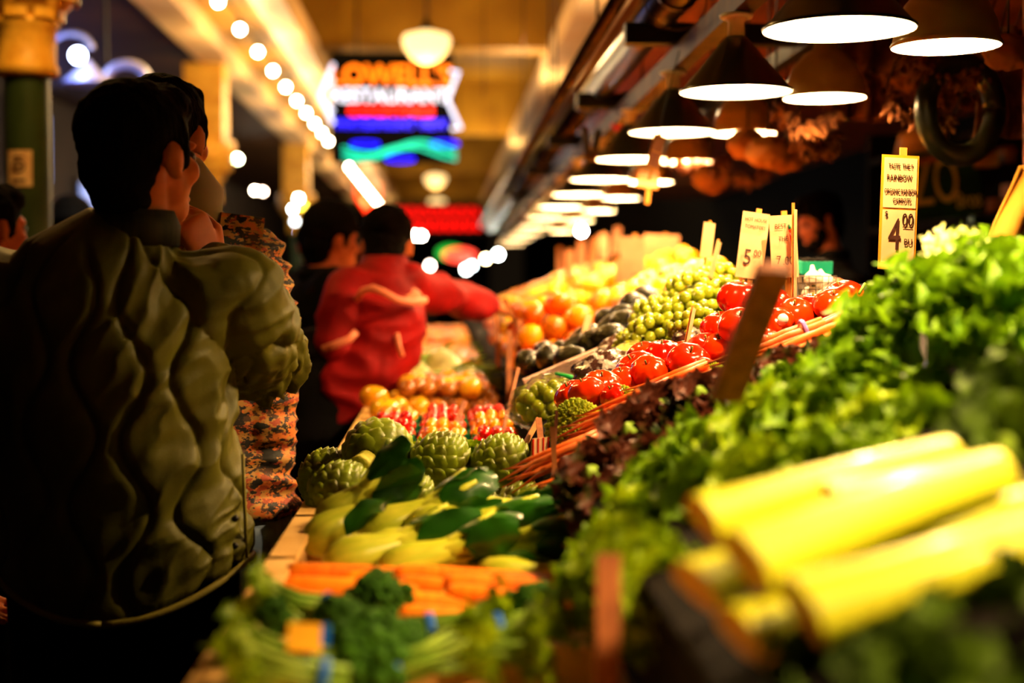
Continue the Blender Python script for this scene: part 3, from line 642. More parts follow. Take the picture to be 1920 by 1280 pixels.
for K_,px,py,d,sc,dr,lb in ((A1,708,852,2.60,1.16,(.3,.93,.12),'large artichoke with its pale cut stem facing out, top left of the heap'),
 (A2,822,874,2.57,1.0,(.55,.1,.8),'middle artichoke of the upper row, tip pointing up'),(A3,938,882,2.56,1.03,(.35,.1,.9),'right artichoke of the upper row'),
 (A2,634,932,2.46,1.0,(.55,.2,.8),'leftmost artichoke of the lower row beside the crate edge'),(A3,612,900,2.62,.93,(.2,.5,.8),'darker artichoke tucked behind the leftmost lower one'),
 (A1,757,950,2.44,.98,(.6,.0,.75),'artichoke in the lower row under the stem-out one'),(A2,868,962,2.42,.98,(.6,-.1,.75),'artichoke in the lower row half hidden by bok choy leaves'),
 (A3,975,968,2.42,.95,(.6,-.2,.7),'rightmost artichoke of the lower row beside the wooden stakes'),(A1,700,930,2.7,.95,(.1,.3,.9),'artichoke hidden in back row between the upper ones'),(A2,880,930,2.72,.95,(.1,.3,.9),'artichoke deep at the back of the crate')):
    K_(P(px,py,d),aim(dr,rnd(0,6)),lb,G,sc)
# bok choy
m_bw=pm('pale bok choy stalk',(212,212,60),(178,190,40),rough=.35,scale=14,stretch=(6,6,1),coat=.2,transl=.12)
m_bl=pm('dark bok choy leaf',(36,92,8),(22,64,6),rough=.38,scale=16,coat=.25,transl=.15)
def leafgrid(b,base,d,up,L,W,curl,fold=.25,nu=6,nv=9,ruf=0,rk=3,shape=1.0,ph=0,nar=.18):
    base=V(base); d=V(d).normalized(); up=V(up); up=(up-d*up.dot(d)).normalized(); s=d.cross(up)
    def fn(u,v):
        x=(u-.5)*2; w=W*(nar+(1-nar)*math.sin(PI*min(1,v**shape*1.0)*.93)**.8) if v>.02 else W*nar
        a=curl*v; cx_=(math.sin(a)/curl if abs(curl)>1e-3 else v); cz=((1-math.cos(a))/curl if abs(curl)>1e-3 else 0)
        p=base+d*L*cx_-up*L*cz; nrm=up*math.cos(a)+d*math.sin(a)
        rr=ruf*abs(x)**1.5*math.sin(rk*2*PI*v+ph+x*1.5)*(.3+v)
        return tuple(p+s*(x*w)+nrm*(abs(x)**1.6*w*fold+rr)+d*(ruf*.6*abs(x)*math.cos(rk*2*PI*v+ph)))
    b.grid(fn,nu,nv)
def bokchoy(seed):
    random.seed(seed); t=thing('bok_choy','bok choy','bok choy')
    b=MB()
    pr=[(0,-.004),(.013,-.002),(.024,.012),(.0285,.03),(.026,.052),(.0195,.08),(.0165,.105),(.013,.125),(.006,.14)]
    b.lathe(pr,30,mod=lambda a,z:1+.10*abs(math.sin(2.5*a))+.02*math.sin(11*a))
    for i in range(5):
        a=i*1.256+.4; c=V((math.cos(a),math.sin(a),0))
        b.tube([c*.012+V((0,0,.07)),c*.016+V((0,0,.105)),c*.026+V((0,0,.14)),c*.034+V((0,0,.17))],[(.010,.005),(.009,.004),(.006,.003),(.003,.002)],8,side=tuple(c.cross(V((0,0,1)))))
    b.build('stalks',m_bw,t)
    for i in range(5):
        a=i*1.256+.4; c=V((math.cos(a),math.sin(a),0)); g=MB()
        leafgrid(g,c*.024+V((0,0,.115)),V((0,0,1))+c*.35,-c,rnd(.075,.1),rnd(.02,.028),rnd(-.9,.3),.3,7,9,.004,2,1,rnd(0,6)); g.build('leaf',m_bl,t)
    return t
B1=Kind(bokchoy(11)); B2=Kind(bokchoy(12))
G='bok choy piled in the front crate'
for K_,px,py,d,dr,sc,lb in ((B1,580,1022,2.16,(.6,.6,.30),1.0,'leftmost bok choy against the crate edge, standing on its bulb'),
 (B2,612,1062,2.02,(.95,.3,.22),1.02,'front left bok choy pointing up to the right'),(B1,712,1075,1.99,(.95,.1,.28),.95,'front middle bok choy just behind the carrots'),
 (B2,765,990,2.14,(.98,-.05,.06),1.05,'bok choy lying flat in the middle with a plump pale bulb'),(B1,828,1040,2.05,(.97,.05,.12),1.05,'right bok choy whose long leaf arches to the crate edge'),
 (B2,840,968,2.24,(.95,.1,.05),1.0,'back bok choy lying under the artichokes'),(B1,598,985,2.22,(.7,.3,.5),.8,'small rounded bok choy at the back left corner'),
 (B2,900,1070,1.98,(.95,-.1,-.05),.8,'shaded bok choy at the right behind carrot tips'),(B1,680,1010,2.15,(.8,.25,.3),1.0,'bok choy under the raised dark leaf'),
 (B2,690,1040,2.1,(.9,.3,.1),1.0,'bok choy buried at the middle of the pile')):
    K_(P(px,py,d),aim(dr,rnd(0,6)),lb,G,sc*1.12)
for i,(px,py,d,dr,up,L,W) in enumerate(((650,1005,2.12,(.5,.3,.75),(-.5,-.6,.5),.085,.026),(820,985,2.2,(.5,.4,.5),(0,-.7,.6),.07,.028),(740,975,2.22,(.9,.2,.25),(0,-.4,.9),.09,.022),(930,985,2.2,(.9,.2,.35),(0,-.4,.9),.09,.022),(900,1040,2.05,(.9,-.2,.1),(0,-.4,.9),.1,.022))):
    g=MB(); leafgrid(g,(0,0,0),dr,up,L,W,.7,.25,8,10,.004,2)
    tag(g.build('bok_choy_leaf',m_bl,None,True,None),'loose dark bok choy leaf '+('standing up at the left of the pile','below the artichokes in the middle','lying across the pile near the artichokes','at the right by the wooden stakes','drooping toward the carrots at right')[i],'leaf','loose bok choy leaves').location=P(px,py,d)
# carrots
m_car=pm('orange carrot',(255,140,22),(250,116,12),rough=.42,scale=30,stretch=(1,1,3),rand=.6,coat=.1)
def carrot(L,r,name='carrot'):
    o=MB().lathe([(0,0),(r*.5,.001),(r*.85,.006),(r,.016),(r*.97,L*.2),(r*.82,L*.5),(r*.6,L*.75),(r*.3,L*.93),(.001,L)],18,mod=lambda a,z:1+.02*math.sin(z*190)+.03*math.sin(a*3+z*30)).build(name,m_car)
    return o
t=thing('carrot','loose orange carrot','carrot'); o=carrot(.21,.0165,'root'); o.parent=t; MB().lathe([(0,-.004),(.006,-.004),(.007,.002),(0,.003)],10).build('crown',m_artc,t)
KC=Kind(t); G='loose carrots in the front crate'
for px,py,d,dr,sc,lb in ((532,1078,1.90,(1,.1,-.02),1.0,'back left carrot ending at the crate side'),(528,1105,1.84,(1,.02,-.02),1.1,'thick front left carrot half hidden by broccoli'),(736,1082,1.9,(1,-.1,-.0),1.05,'long carrot along the back right of the pile'),(742,1100,1.86,(1,-.25,-.06),1.1,'carrot slanting down the middle of the pile'),
 (742,1130,1.8,(1,.0,-.06),1.0,'carrot third from the front in the right half'),(830,1098,1.84,(1,-.05,-.02),1.0,'slim carrot pointing to the rack at the right'),(835,1115,1.81,(1,-.2,-.05),1.0,'carrot crossing others near the right end'),(745,1152,1.75,(1,.0,-.05),.85,'front right carrot nearest to the camera'),
 (800,1168,1.73,(1,.1,-.02),.6,'short front carrot showing its blunt end'),(900,1092,1.86,(1,.05,-.02),.85,'thin carrot at the right end, upper one'),(930,1110,1.84,(1,.0,-.04),.8,'thin carrot at the right end, lower one'),(640,1090,1.9,(1,.0,-.02),1.0,'carrot buried in the middle of the pile'),(860,1150,1.76,(1,.1,-.05),.7,'stubby carrot low on the right')):
    KC(P(px,py,d),aim(dr,rnd(0,6)),lb,G,sc)
# broccoli
m_brf=pm('dark broccoli florets',(66,118,16),(38,78,8),spec=.1,rough=.7,scale=70,bump=.9,bscale=260)
m_brs=pm('light green stem',(150,180,60),(110,150,40),rough=.45,scale=20)
m_band=pm('blue rubber band',(10,90,190),rough=.4)
def broccoli(seed,R0=.06):
    random.seed(seed); t=thing('broccoli','broccoli','broccoli')
    b=MB()
    for i in range(34):
        f=(i+.5)/34; th=f*1.75; a=i*2.4; r=R0*rnd(.85,1.05); c=V((math.sin(th)*math.cos(a),math.sin(th)*math.sin(a),math.cos(th)*.8))*r
        for k in range(5):
            q=c+V((rnd(-1,1),rnd(-1,1),rnd(-.6,1)))*.012; b.sph(q,rnd(.008,.014),8,6)
    b.sph((0,0,0),R0*.8,14,10); b.build('florets',m_brf,t)
    g=MB(); g.lathe([(.03,-.03),(.019,-.06),(.018,-.13),(.02,-.15),(0,-.151)],14)
    for i in range(5): a=i*1.26; g.tube([(0,0,-.1),(.02*math.cos(a),.02*math.sin(a),-.06),(.04*math.cos(a),.04*math.sin(a),-.02)],[.01,.009,.008],8)
    g.build('stem',m_brs,t); return t
BR=Kind(broccoli(21)); BR2=Kind(broccoli(22))
G='broccoli crowns in the nearest crate'
for K_,px,py,d,dr,sc,lb in ((BR,708,1125,1.68,(.1,-.1,1),.55,'tall broccoli crown standing against the carrots'),(BR2,672,1245,1.45,(-.2,-.5,.8),.78,'big round broccoli crown nearest at the bottom'),(BR,742,1215,1.52,(.3,-.3,.9),.55,'broccoli crown filling the gap right of the biggest'),(BR2,520,1160,1.6,(-.9,-.1,.25),.4,'small broccoli crown at left with its stem under the blue band'),(BR,1000,1145,1.6,(.3,-.2,.9),.5,'dim broccoli crown at the right in shade'),(BR2,635,1160,1.6,(-.3,.3,.8),.42,'dark broccoli crown behind the yellow tag')):
    K_(P(px,py,d),aim(dr,rnd(0,6)),lb,G,sc)
# leafy bunches with blue bands
m_lf=pm('bright green leaf',(146,172,10),(94,130,5),spec=.1,rough=.45,scale=20,transl=.25)
m_lf2=pm('mid green leaf',(112,148,8),(66,100,4),spec=.1,rough=.5,scale=22,transl=.2)
m_lf3=pm('red brown lettuce leaf',(74,34,20),(40,56,16),spec=.1,rough=.5,scale=16,transl=.2,contrast=(.5,.62))
m_lf4=pm('pale frilly leaf',(236,236,180),(180,204,90),rough=.5,scale=16,transl=.2)
m_herb=pm('fresh herb leaf',(108,148,10),(58,98,5),spec=.1,rough=.5,scale=24,transl=.25)
def leafy(seed,mat,n=22,Rr=.12,H=.14,ruf=.014,W=.05,name='lettuce',cat='lettuce',stem=m_brs,rk=3.4):
    random.seed(seed); t=thing(name,name,cat); b=MB()
    for i in range(n):
        f=(i+.5)/n; a=i*2.4; c=V((math.cos(a),math.sin(a),0)); tilt=.15+1.25*(1-f)
        d=c*math.sin(tilt)+V((0,0,1))*math.cos(tilt); up=V((0,0,1))*math.sin(tilt)-c*math.cos(tilt)
        leafgrid(b,c*.012,d,up,rnd(.85,1.1)*(H if f>.4 else Rr*1.15),W*rnd(.85,1.15),rnd(.2,.9),.25,8,14,ruf*rnd(.8,1.3),rk+rnd(-.6,.6),.8,rnd(0,6))
    b.build('leaves',mat,t,recalc=False)
    MB().lathe([(0,-.02),(.016,-.02),(.02,-.005),(.012,.03),(0,.04)],12).build('stem',stem,t); return t
def bunch(seed,mat,L=.1,n=14,W=.03,name='leafy_bunch',cat='greens',band=True,spread=.5,S0=.12,ruf=.01):
    random.seed(seed); t=thing(name,name,cat); b=MB(); s=MB()
    for i in range(n):
        a=i*2.4; r=.022*math.sqrt((i+.5)/n); c=V((math.cos(a),math.sin(a),0)); p0=c*r+V((0,0,-S0)); p1=c*r*.8; d=(V((0,0,1))+c*spread*rnd(.2,1)).normalized()
        s.tube([p0,p1,p1+d*.05],[.0045,.004,.003],6)
        leafgrid(b,p1+d*.03,d,V((0,0,1)).cross(d)+c*.1 if 0 else -c,L*rnd(.7,1.2),W*rnd(.8,1.2),rnd(-.3,1),.2,6,9,ruf,2.5,.9,rnd(0,6))
    b.build('leaves',mat,t,recalc=False); s.build('stems',m_brs,t)
    if band: MB().tube([(.024*math.cos(a),.024*math.sin(a),-.04) for a in [i*2*PI/16 for i in range(17)]],[(.006,.002)]*17,6,side=(0,0,1),cap=False).build('rubber_band',m_band,t)
    return t
KB=Kind(bunch(31,m_lf,.05,16,.016,S0=.07)); G='banded green bunches in the nearest crates'
for px,py,d,dr,sc,lb in ((560,1135,1.62,(-1,.1,.15),.8,'banded green bunch at the left, upper one by the crate side'),(520,1225,1.42,(-.9,.1,.2),.8,'banded green bunch low at the left crate side'),(540,1262,1.34,(-.9,-.1,.2),.8,'lowest banded green bunch at the bottom edge'),(860,1175,1.58,(1,.1,.1),.8,'banded bunch right of the broccoli under the carrots'),(920,1215,1.48,(.9,-.2,.1),.9,'dim banded bunch at the lower right of the crate'),(800,1235,1.45,(.8,.2,.2),.9,'dim bunch of leaves bottom middle of the crate'),(980,1170,1.55,(.9,.2,.1),.7,'banded leafy bunch deepest in the right corner')):
    KB(P(px,py,d),aim(dr,rnd(0,6)),lb,G,sc)
t=thing('price_tag','yellow paper tag with blue edge tied on the green bunches','tag',P(572,1195,1.4),(-.8,.1,.1))
MB().box((0,0,0),(.034,.002,.032)).build('card',pm('yellow tag',(246,176,20),rough=.6),t,False); MB().box((.02,0,.004),(.008,.003,.024)).build('blue_edge',m_band,t,False)
# green wall of lettuce on the rack
KL=Kind(leafy(41,m_lf,30,.075,.085,.012,.032)); KL2=Kind(leafy(42,m_lf2,28,.075,.085,.014,.03)); KR=Kind(leafy(43,m_lf3,24,.05,.055,.008,.026,'red_lettuce','lettuce'))
G='green leaf lettuce heaped on the rack'
pl=((1180,1010,1.55,.85,KL,'lowest at the rack edge'),(1215,1035,1.46,.8,KL,'hanging over the dark rack front'),(1265,1050,1.38,.7,KL,'touching the left celery ends'),(1215,960,1.66,.9,KL,'beside the dark gap, second lowest'),(1260,880,1.80,.9,KL2,'left flank of the heap'),(1330,905,1.6,.9,KL2,'just above the celery ends'),(1340,820,1.82,.95,KL2,'below the brown stake'),(1440,790,1.74,1.0,KL,'right of the brown stake'),
 (1440,880,1.52,.9,KL,'above the middle of the celery'),(1545,760,1.72,1.0,KL2,'centre of the heap'),(1560,850,1.5,.9,KL2,'touching the top celery stalk'),(1650,790,1.6,.95,KL,'between the herb bunches and celery'),(1740,800,1.55,.95,KL2,'near the right end of the heap'),(1800,860,1.4,.8,KL,'last before the dark right corner'),(1600,705,1.9,.9,KL,'topmost under the rainbow carrots'),(1500,705,1.95,.8,KL2,'top edge by the red lettuce'),(1690,730,1.75,.9,KL2,'below the blue banded herbs'))
for px,py,d,sc,K_,lb in pl: K_(P(px,py,d)-V((0,0,.05)),aim((-.45+rnd(-.2,.2),-.55+rnd(-.2,.2),.7),rnd(0,6)),'green leaf lettuce head, '+lb,G,sc)
G='red brown lettuce along the upper edge of the green heap'
for px,py,d,sc,lb in ((1190,790,2.1,1.0,'lowest left, in shade'),(1250,745,2.14,.95,'second up the slope'),(1120,870,1.98,1.0,'above the dark gap'),(1160,930,1.85,1.0,'deepest in the dark gap'),(1320,715,2.1,.8,'left of the brown stake'),(1470,668,2.12,.8,'right of the brown stake'),(1550,655,2.16,.8,'last up the slope under the carrots'),(1215,850,1.95,.9,'half under green leaves')):
    KR(P(px,py,d)-V((0,0,.03)),aim((-.4,-.5,.75),rnd(0,6)),'red brown lettuce head, '+lb,G,sc)
KH=Kind(bunch(51,m_herb,.075,24,.022,'herb_bunch','herbs',True,.75,.13,.014)); G='blue banded herb bunches at the upper right'
for px,py,d,dr,sc,lb in ((1700,600,1.95,(-.4,-.2,.8),1.0,'leaning left over the carrots'),(1770,570,1.85,(-.1,-.25,1),1.05,'in the middle under the white tops'),(1880,560,1.75,(.1,-.2,1),1.1,'at the right frame edge'),(1660,650,1.85,(-.7,-.3,.6),.9,'drooping lowest on the left'),(1830,640,1.72,(-.05,-.2,1),.85,'standing in front with its blue band showing'),(1905,650,1.66,(0,-.1,1),.85,'cut by the right frame edge, blue band showing'),(1850,500,1.98,(.1,-.1,1),.9,'highest, behind the white tops')):
    KH(P(px,py,d)-V((0,0,.045)),aim(dr,rnd(0,6)),'leafy green herb bunch, '+lb,G,sc)
t=leafy(55,m_lf4,26,.07,.06,.01,.02,'white_top_bunch','greens'); t['label']='frilly white and pale green top above the herb bunches'; t.location=P(1792,478,1.95); t.rotation_euler=aim((-.1,-.3,.9)); t.scale=(.62,)*3
# celery
m_cel=pm('pale yellow green celery',(206,202,26),(164,178,16),rough=.42,scale=9,stretch=(30,30,1),coat=.12,transl=.08)
m_cee=pm('cut celery end',(232,190,66),(224,170,60),rough=.5,scale=20)
def celery(name_loc,dr,L,stalks,label,curv=.02):
    t=thing('celery',label,'celery',name_loc,aim(dr,0)); d=V((0,0,1))
    for (ox_,oy_,z0,l,w,rot) in stalks:
        def fn(u,v,o=(ox_,oy_,z0,l,w,rot)):
            a=-PI*.5+u*2*PI; x_,y_,z_,l_,w_,r_=o
            ww=w_*(1.12-.3*v+.12*math.exp(-v*9)); rib=1+.035*math.cos(a*9)*(1 if math.sin(a)>-.2 else 0)
            X=ww*math.cos(a)*rib; Y=ww*.72*math.sin(a)*rib
            if math.sin(a)<0: Y=ww*.62*(math.sin(a)*.55-.1*math.cos(a)**2+.05)
            c,s=math.cos(r_),math.sin(r_); bx_=curv*math.sin(v*2.2)
            return (x_+bx_+X*c-Y*s,y_+X*s+Y*c,z_+l_*v)
        b=MB(); b.grid(fn,32,16); n=33
        b.build('stalk',m_cel,t)
        e=MB(); k=[fn(i/32,0) for i in range(32)]; cc=V((sum(p[0] for p in k)/32,sum(p[1] for p in k)/32,z0-.001)); e.v=[V(p)-V((0,0,.001)) for p in k]+[cc]; e.f=[(i,(i+1)%32,32) for i in range(32)]; e.build('cut_end',m_cee,t,False); e=MB()
        k2=[fn(i/32,1) for i in range(32)]; cc=V((sum(p[0] for p in k2)/32,sum(p[1] for p in k2)/32,z0+l)); e.v=[V(p) for p in k2]+[cc]; e.f=[(i,(i+1)%32,32) for i in range(32)]
        e.build('cut_end',m_cee,t,False)
    return t
def cstalk(p0,p1,d0,d1,w,label,curv=.012,rot=0):
    a=P(*p0,d0); b=P(*p1,d1); L=(b-a).length
    t=celery(a,b-a,L,[(0,0,0,L,w,rot)],label,curv); return t
G='celery stalks in the nearest heap'
for a in (((1318,978),(1800,850),1.16,1.24,.022,'topmost celery stalk along the lettuce',.012,.5),((1305,1105),(1560,1000),1.08,1.13,.024,'short blunt celery end at the far left of heap',.0,.3),((1400,1062),(1890,888),1.04,1.12,.027,'broadest shining celery stalk across the middle',.012,.45),
 ((1505,1152),(1995,985),.96,1.0,.027,'nearest long celery stalk running out of frame',-.008,.4),((1385,1192),(1720,1090),1.0,1.05,.023,'lowest celery stalk with orange cut end',.0,.3),((1450,1250),(1620,1190),.98,1.02,.013,'thin celery stalk under the lowest cut end',.0,.4),
 ((1560,945),(1880,868),1.18,1.24,.019,'celery stalk behind the topmost at its right end',.0,.6),((1600,1040),(1990,930),1.1,1.13,.02,'celery stalk sunk in the gap above the nearest one',.0,.5)):
    cstalk(*a)['group']=G
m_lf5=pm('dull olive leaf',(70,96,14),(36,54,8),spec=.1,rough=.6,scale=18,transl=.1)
KD=Kind(leafy(61,m_lf5,14,.08,.08,.006,.035,'leafy_green','greens')); G='dim leafy greens under the celery'
for px,py,d,sc,lb in ((1640,1230,.98,.6,'beneath the nearest celery stalk'),(1840,1200,.95,.7,'in the lower right corner'),(1720,1300,.9,.6,'cut by the bottom frame edge'),(1560,1290,.95,.5,'left of the corner, under the thin stalk'),(1890,850,1.3,.7,'at the right frame edge above the celery'),(1900,760,1.5,.7,'at the right frame edge below the blue bands')): KD(P(px,py,d),aim((-.4,-.6,.6),rnd(0,6)),'dim leafy green '+lb,G,sc)
# ---------------------------------------------------------------- tomatoes
m_tom=pm('red tomato skin',(232,26,4),(214,40,4),rough=.12,scale=9,coat=.8,rand=.4,contrast=(.3,.8))
m_cal=pm('green tomato calyx',(110,110,40),(80,70,30),rough=.7,scale=40)
def tomato(seed,ribs,flat,am):
    random.seed(seed); t=thing('tomato','tomato','tomato'); ph=rnd(0,6)
    pr=[];n=16
    for i in range(n+1):
        a=-PI/2+PI*i/n; r=.045*math.cos(a); z=.045*flat*math.sin(a)
        if a>1.0: z-=.012*((a-1.0)/.57)**2
        pr.append((max(r,.0001),z))
    MB().lathe(pr,48,mod=lambda a,z:1+am*(abs(math.cos(ribs*.5*a+ph))-.6)*(1 if z>-.02 else .5)+.03*math.sin(2*a+ph)).build('skin',m_tom,t)
    b=MB()
    for i in range(5):
        a=i*1.257+rnd(-.2,.2); leafgrid(b,(0,0,.045*flat-.011),(math.cos(a),math.sin(a),.35),(0,0,1),.022,.0035,.6,.1,2,4,0,1,.6)
    b.tube([(0,0,.045*flat-.013),(.002,0,.045*flat+.002)],.0025,6); b.build('calyx',m_cal,t); return t
T1=Kind(tomato(1,9,.78,.10)); T2=Kind(tomato(2,7,.84,.07)); T3=Kind(tomato(3,11,.7,.13))
G='heirloom tomatoes climbing the rack'
TM=[(1073,742,2.68,.8),(1100,738,2.60,.8),(1128,722,2.66,.85),(1150,742,2.56,.6),(1168,716,2.72,.78),(1192,690,2.80,.95),(1216,697,2.70,.82),(1208,668,2.86,.8),(1243,664,2.84,.92),(1262,690,2.72,.6),(1292,680,2.70,.96),(1275,664,2.84,.8),(1325,655,2.78,.9),(1352,652,2.74,.8),(1352,610,2.82,.9),(1388,560,2.86,1.05),(1388,612,2.72,.95),(1430,640,2.62,.85),(1440,575,2.78,1.1),(1490,592,2.74,.9),(1522,578,2.78,.95),(1560,572,2.72,.86),(1580,560,2.82,.98),(1450,608,2.68,.9),(1320,690,2.66,.55)]
wh=['lowest at the rack edge','behind the romanesco','second row from the bottom','small, near the romanesco','in the lower cluster, right side','left of the central cluster','front of the central cluster','peeping over the central cluster','middle of the central cluster','small, below the middle','broad and ribbed at centre','behind the broad ribbed one','left of the brown stake, lower','touching the brown stake','by the tilted card','highest beside the grapes','half behind the brown stake','low behind the stake','large one behind the stake top','left under the chili card','with a white sticker, below card','in front of the garlic basket','rightmost by the garlic basket','wedged behind the stake','smallest at the carrot line']
for i,(px,py,d,sc) in enumerate(TM): (T1,T2,T3)[i%3](P(px,py,d),aim((rnd(-.5,.1),rnd(-.6,-.1),.8),rnd(0,6)),'ribbed red tomato, '+wh[i],G,sc)
MB().sph((0,0,0),(.008,.002,.011),12,6); o=MB().lathe([(.0105,0),(.0105,.0008),(0,.001)],20).build('sticker',m_liner); tag(o,'small oval white sticker on a tomato under the chili card','sticker'); o.location=P(1468,598,2.64); o.rotation_euler=aim((0,-1,.15)); 
# romanesco
m_rom=pm('yellow green romanesco',(186,196,30),(150,168,20),rough=.6,scale=50,rand=.2)
def romanesco():
    t=thing('romanesco','romanesco','romanesco'); b=MB()
    for i in range(90):
        f=(i+.5)/90; a=i*2.39996; r=.05*math.sqrt(f); z=.055*(1-f**.85); s=.0035+.0075*f
        M=T(r*math.cos(a),r*math.sin(a),z)@Euler((0,.9*f+.1,a)).to_matrix().to_4x4()
        b.lathe([(s*1.1,-s),(s*.9,0),(s*.5,s*.9),(0,s*1.6)],7,M)
        for k in range(9):
            g=(k+.5)/9; aa=k*2.4; b.sph((s*1.05*math.cos(aa)*math.sqrt(g),s*1.05*math.sin(aa)*math.sqrt(g),s*1.3*(1-g)),s*.32,6,4,M)
    b.sph((0,0,.0),(.047,.047,.04),16,10); b.build('florets',m_rom,t)
    g=MB()
    for i in range(5): a=i*1.26; leafgrid(g,(.02*math.cos(a),.02*math.sin(a),-.03),(math.cos(a),math.sin(a),.9),(-math.cos(a),-math.sin(a),1),.05,.018,-.4)
    g.build('leaf',m_lf2,t); return t
K_=Kind(romanesco())
for px,py,d,sc,lb in ((1082,800,2.5,.95,'large pointed romanesco at the rack edge above the stakes'),(1168,752,2.56,.55,'small romanesco among the lower tomatoes'),(1340,700,2.6,.4,'smallest romanesco beside the carrot line')): K_(P(px,py,d),aim((-.15,-.35,.9)),lb,'romanesco heads',sc)
# bunched carrots on the rack
m_rub=pm('lilac rubber band',(170,130,220),rough=.5)
m_car2=pm('rainbow carrot skin',(238,96,20),(226,120,60),rough=.4,scale=18,rand=.5)
def cbunch(n,L,r,band):
    t=thing('carrot_bunch','carrot bunch','carrots')
    for i in range(n):
        a=i*2.4; q=.018*math.sqrt(i/n); x,y=q*1.6*math.cos(a),q*math.sin(a)
        pts=[(x,y,0),(x*1.1,y*1.1,L*.35),(x*1.3+rnd(-.006,.006),y+rnd(-.004,.004),L*.7),(x*1.5+rnd(-.014,.014),y+rnd(-.01,.01),L*rnd(.9,1.1))]
        MB().tube(pts,[r,r*.92,r*.55,r*.12],10,round_=False).build('carrot',m_car2,t)
    if band: MB().tube([(.034*math.cos(a),.024*math.sin(a),L*.18) for a in [i*2*PI/18 for i in range(19)]],[(.005,.002)]*19,6,side=(0,0,1),cap=False).build('rubber_band',m_rub,t)
    return t
random.seed(5); K1=Kind(cbunch(8,.24,.0085,True)); K2=Kind(cbunch(7,.2,.007,False)); G='bunched carrots along the rack slope'
for K_,px,py,d,dr,sc,lb in ((K1,1655,575,2.5,(-1,.0,-.40),.95,'highest bunch with a lilac band'),(K1,1640,600,2.38,(-1,.05,-.36),.95,'front bunch with a lilac band by the herbs'),(K1,1545,612,2.45,(-1,.02,-.36),.85,'bunch leading down to the brown stake'),(K2,1330,690,2.52,(-1,.02,-.40),.85,'thin bunch below the central tomatoes'),(K2,1260,725,2.44,(-1,.0,-.42),.9,'thin bunch above the red lettuce'),(K2,1215,755,2.4,(-1,.1,-.4),.8,'bunch beside the small romanesco'),(K2,1130,822,2.36,(-1,.0,-.42),.9,'bunch whose thin tips hang over the artichokes'),(K2,1125,880,2.28,(-1,-.1,-.36),.6,'stubby bunch in shade behind the stakes'),(K2,1110,935,2.2,(-1,-.1,-.36),.5,'lowest stubby bunch behind the stakes')):
    K_(P(px,py,d),aim(dr,rnd(0,1)),'orange carrots, '+lb,G,sc)
# ---------------------------------------------------------------- grapes
m_grp=pm('green grape skin',(176,184,40),(150,160,24),rough=.18,scale=20,coat=.5,rand=.5,sss=.1)
gm=MB().sph((0,0,0),(.0125,.0125,.0145),14,10).mesh('grape')
def grapes(seed,nb,Rx=.065,Ry=.045,Rz=.04):
    random.seed(seed); t=thing('grape_bunch','grape bunch','grapes'); pts=[]
    tries=0
    while len(pts)<nb and tries<6000:
        tries+=1; u=V((random.gauss(0,1),random.gauss(0,1),random.gauss(0,1))).normalized(); f=rnd(.8,1.02); p=V((u.x*Rx*f,u.y*Ry*f,u.z*Rz*f))
        if all((p-q).length>.0215 for q in pts): pts.append(p)
    for p in pts:
        g=linkmesh('grape',gm,m_grp,t,p); g.rotation_euler=(rnd(0,3),rnd(0,3),0)
    MB().tube([(-Rx*.8,0,0),(0,0,.0),(Rx*.9,0,Rz*.6)],.003,6).build('stem',m_cal,t); return t
g1=Kind(grapes(71,44)); g2=Kind(grapes(72,38,.055,.045,.042)); G='green grape bunches on the rack'
for K_,px,py,d,sc,lb in ((g1,1222,628,3.12,1.0,'lowest left of the pile'),(g2,1262,600,3.15,1.0,'second from the lower left'),(g1,1225,590,3.3,.9,'behind the lowest'),(g2,1310,578,3.14,1.05,'centre of the pile'),(g1,1290,548,3.3,1.0,'back centre'),(g2,1345,560,3.2,1.0,'right beside the highest tomato'),(g1,1340,528,3.35,.95,'topmost under the round oranges'),(g2,1300,612,3.0,.9,'below the tilted card'),(g1,1180,640,3.2,.6,'small, at the far left tip')):
    K_(P(px,py,d),(0,-TH,rnd(-.4,.4)),'green grape bunch, '+lb,G,sc)
m_plas=pm('clear plastic bag',(250,250,250),rough=.08,trans=1,alpha=.35,coat=.6)
def bagmesh(seed,rx,ry,rz):
    b=MB().sph((0,0,0),1,28,18)
    b.v=[V((v.x*rx,v.y*ry,v.z*rz))*(1+.22*noise.noise(v*2.2+V((seed,0,0)))+.09*(1-abs(noise.noise(v*6+V((seed,3,0))))*3)) for v in b.v]; return b
t=thing('bagged_grapes','bag of green grapes wrapped in clear plastic at the rack edge','grapes',P(1018,752,2.98),(0,-TH,0))
random.seed(9); pts=[]
while len(pts)<34:
    u=V((random.gauss(0,1),random.gauss(0,1),random.gauss(0,1))).normalized(); p=V((u.x*.05,u.y*.04,u.z*.03)); 
    if all((p-q).length>.017 for q in pts): pts.append(p)
for p in pts: linkmesh('grape',gm,m_grp,t,p)
bagmesh(1,.075,.06,.05).build('bag',m_plas,t)
t=thing('plastic_bag','clear glinting plastic bag behind the bagged grapes','bag',P(1060,708,3.2),(0,-TH,0)); bagmesh(3,.06,.05,.03).build('bag',m_plas,t); MB().tube([(-.02,-.03,.02),(.01,-.04,.0),(.03,-.035,-.02)],[.003,.006,.002],8).build('green_twist',pm('green twist tie',(20,170,70),rough=.4),t)
m_net=pm('dark netted shallots',(70,42,34),(196,184,170),rough=.22,scale=50,coat=.9,contrast=(.52,.6),bump=.8,bscale=60)
